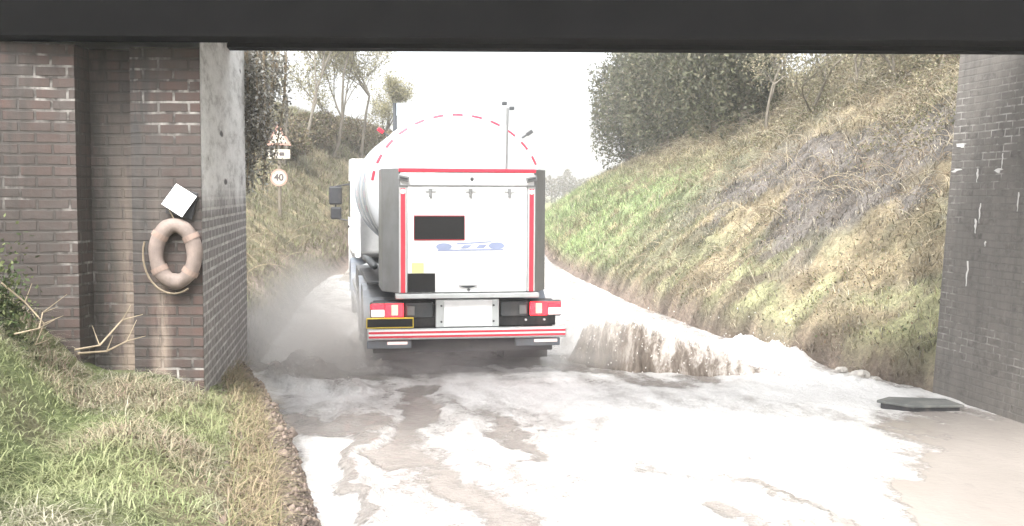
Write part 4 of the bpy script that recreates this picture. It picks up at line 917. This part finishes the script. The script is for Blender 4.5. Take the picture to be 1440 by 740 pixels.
# far hedge and dead branches by the wall
for i, (x, w_, h_) in enumerate(((6.5, 6, 3.6), (14, 7, 3.2), (-8, 9, 3.0), (24, 9, 4.0), (-22, 9, 4))):
    root = empty('far_hedge', (x, 150, .5)); tag(root, ['grey leafless hedge far off at the right of the tank', 'grey far hedge hidden partly by the green bank', 'grey far hedge behind the lorry', 'rightmost far hedge behind the bank', 'leftmost far hedge behind the bank'][i], 'hedge', 'far hedges on the horizon')
    rg = np.random.default_rng(160 + i); n = 9000; P = np.stack([rg.uniform(-w_, w_, n), rg.normal(0, .8, n), rg.random(n) ** .7 * h_ * 1.6], 1); P = P[P[:, 2] < h_ * (.7 + .8 * fbm(P[:, 0] * .8 + i * 9, P[:, 0] * 0, 3))]
    leafpts('foliage', P, rg.uniform(.08, .22, len(P)), pal(len(P), [(.14, .13, .11), (.18, .17, .14)], (1, 1)), parent=root); mb = MB()
    mb.tube([(-w_, 0, -.1), (w_, 0, -.1)], .3, 5)
    for k in range(12): xx = rg.uniform(-w_, w_); mb.tube([(xx, 0, -.3), (xx, 0, h_ * .8)], [.12, .05], 5)
    mb.build('stems', m_bark, root)
def branch(pp, label, r=.009):
    root = None; mb = MB(); pts = [at(*p) for p in pp]; mb.tube(pts, [r * (1 - .15 * i) for i in range(len(pts))], 6)
    for k in range(3):
        p = pts[min(k + 1, len(pts) - 1)]; mb.tube([p, p + Vector((random.uniform(-.12, .2), random.uniform(-.05, .05), random.uniform(.03, .18)))], [r * .6, r * .25], 5)
    o = mb.build('dead_branch', m_twig); tag(o, label, 'branch', 'dead branches by the left wall')
branch([(105, 492, 8.0), (140, 486, 8.15), (172, 450, 8.3)], 'pale dead branch leaning on the wall left of the pier')
branch([(110, 497, 8.0), (150, 494, 8.2), (178, 480, 8.35)], 'low dead branch lying in the grass under the leaning branch')
branch([(2, 398, 7.4), (35, 425, 7.5), (62, 455, 7.5), (50, 485, 7.5)], 'curved dead bramble cane at the far left of the wall', .007)
branch([(20, 470, 7.3), (55, 462, 7.4), (60, 440, 7.5)], 'short bent cane at the far left of the wall', .007)
# dark ivy at far left foot of the wall
ivc = at(8, 420, 7.55); n = 2200; P = rng.normal(size=(n, 3)) * np.array([.1, .05, .22]) + np.array([ivc.x - .05, ivc.y, ivc.z - .15])
leafpts('wall_ivy', P, rng.uniform(.012, .03, n), pal(n, [(.07, .1, .04), (.12, .14, .06), (.05, .06, .03)], (1, 1, 1)), 'dark ivy at the left end of the brick wall', 'ivy')
bpy.context.view_layer.update()

# ------------------------------------------------------------------ damp air
hb = MB().box(-160, 160, -40, 430, -1.6, 14).build('haze', None) if False else None
me = bpy.data.meshes.new('haze'); mbz = MB().box(-160, 160, -40, 430, -1.6, 16); me.from_pydata(mbz.v, [], mbz.f); ht = NT('damp_air'); ht.t.nodes.remove(ht.p)
pv = ht.n('VolumePrincipled'); pv.inputs['Color'].default_value = (.9, .9, .9, 1); pv.inputs['Density'].default_value = .0015; ht.l(pv.outputs[0], ht.out.inputs['Volume']); me.materials.append(ht.m)
bm = bmesh.new(); bm.from_mesh(me); bmesh.ops.recalc_face_normals(bm, faces=bm.faces); bm.to_mesh(me); bm.free()
ho = bpy.data.objects.new('haze', me); C.objects.link(ho); ho['kind'] = 'stuff'
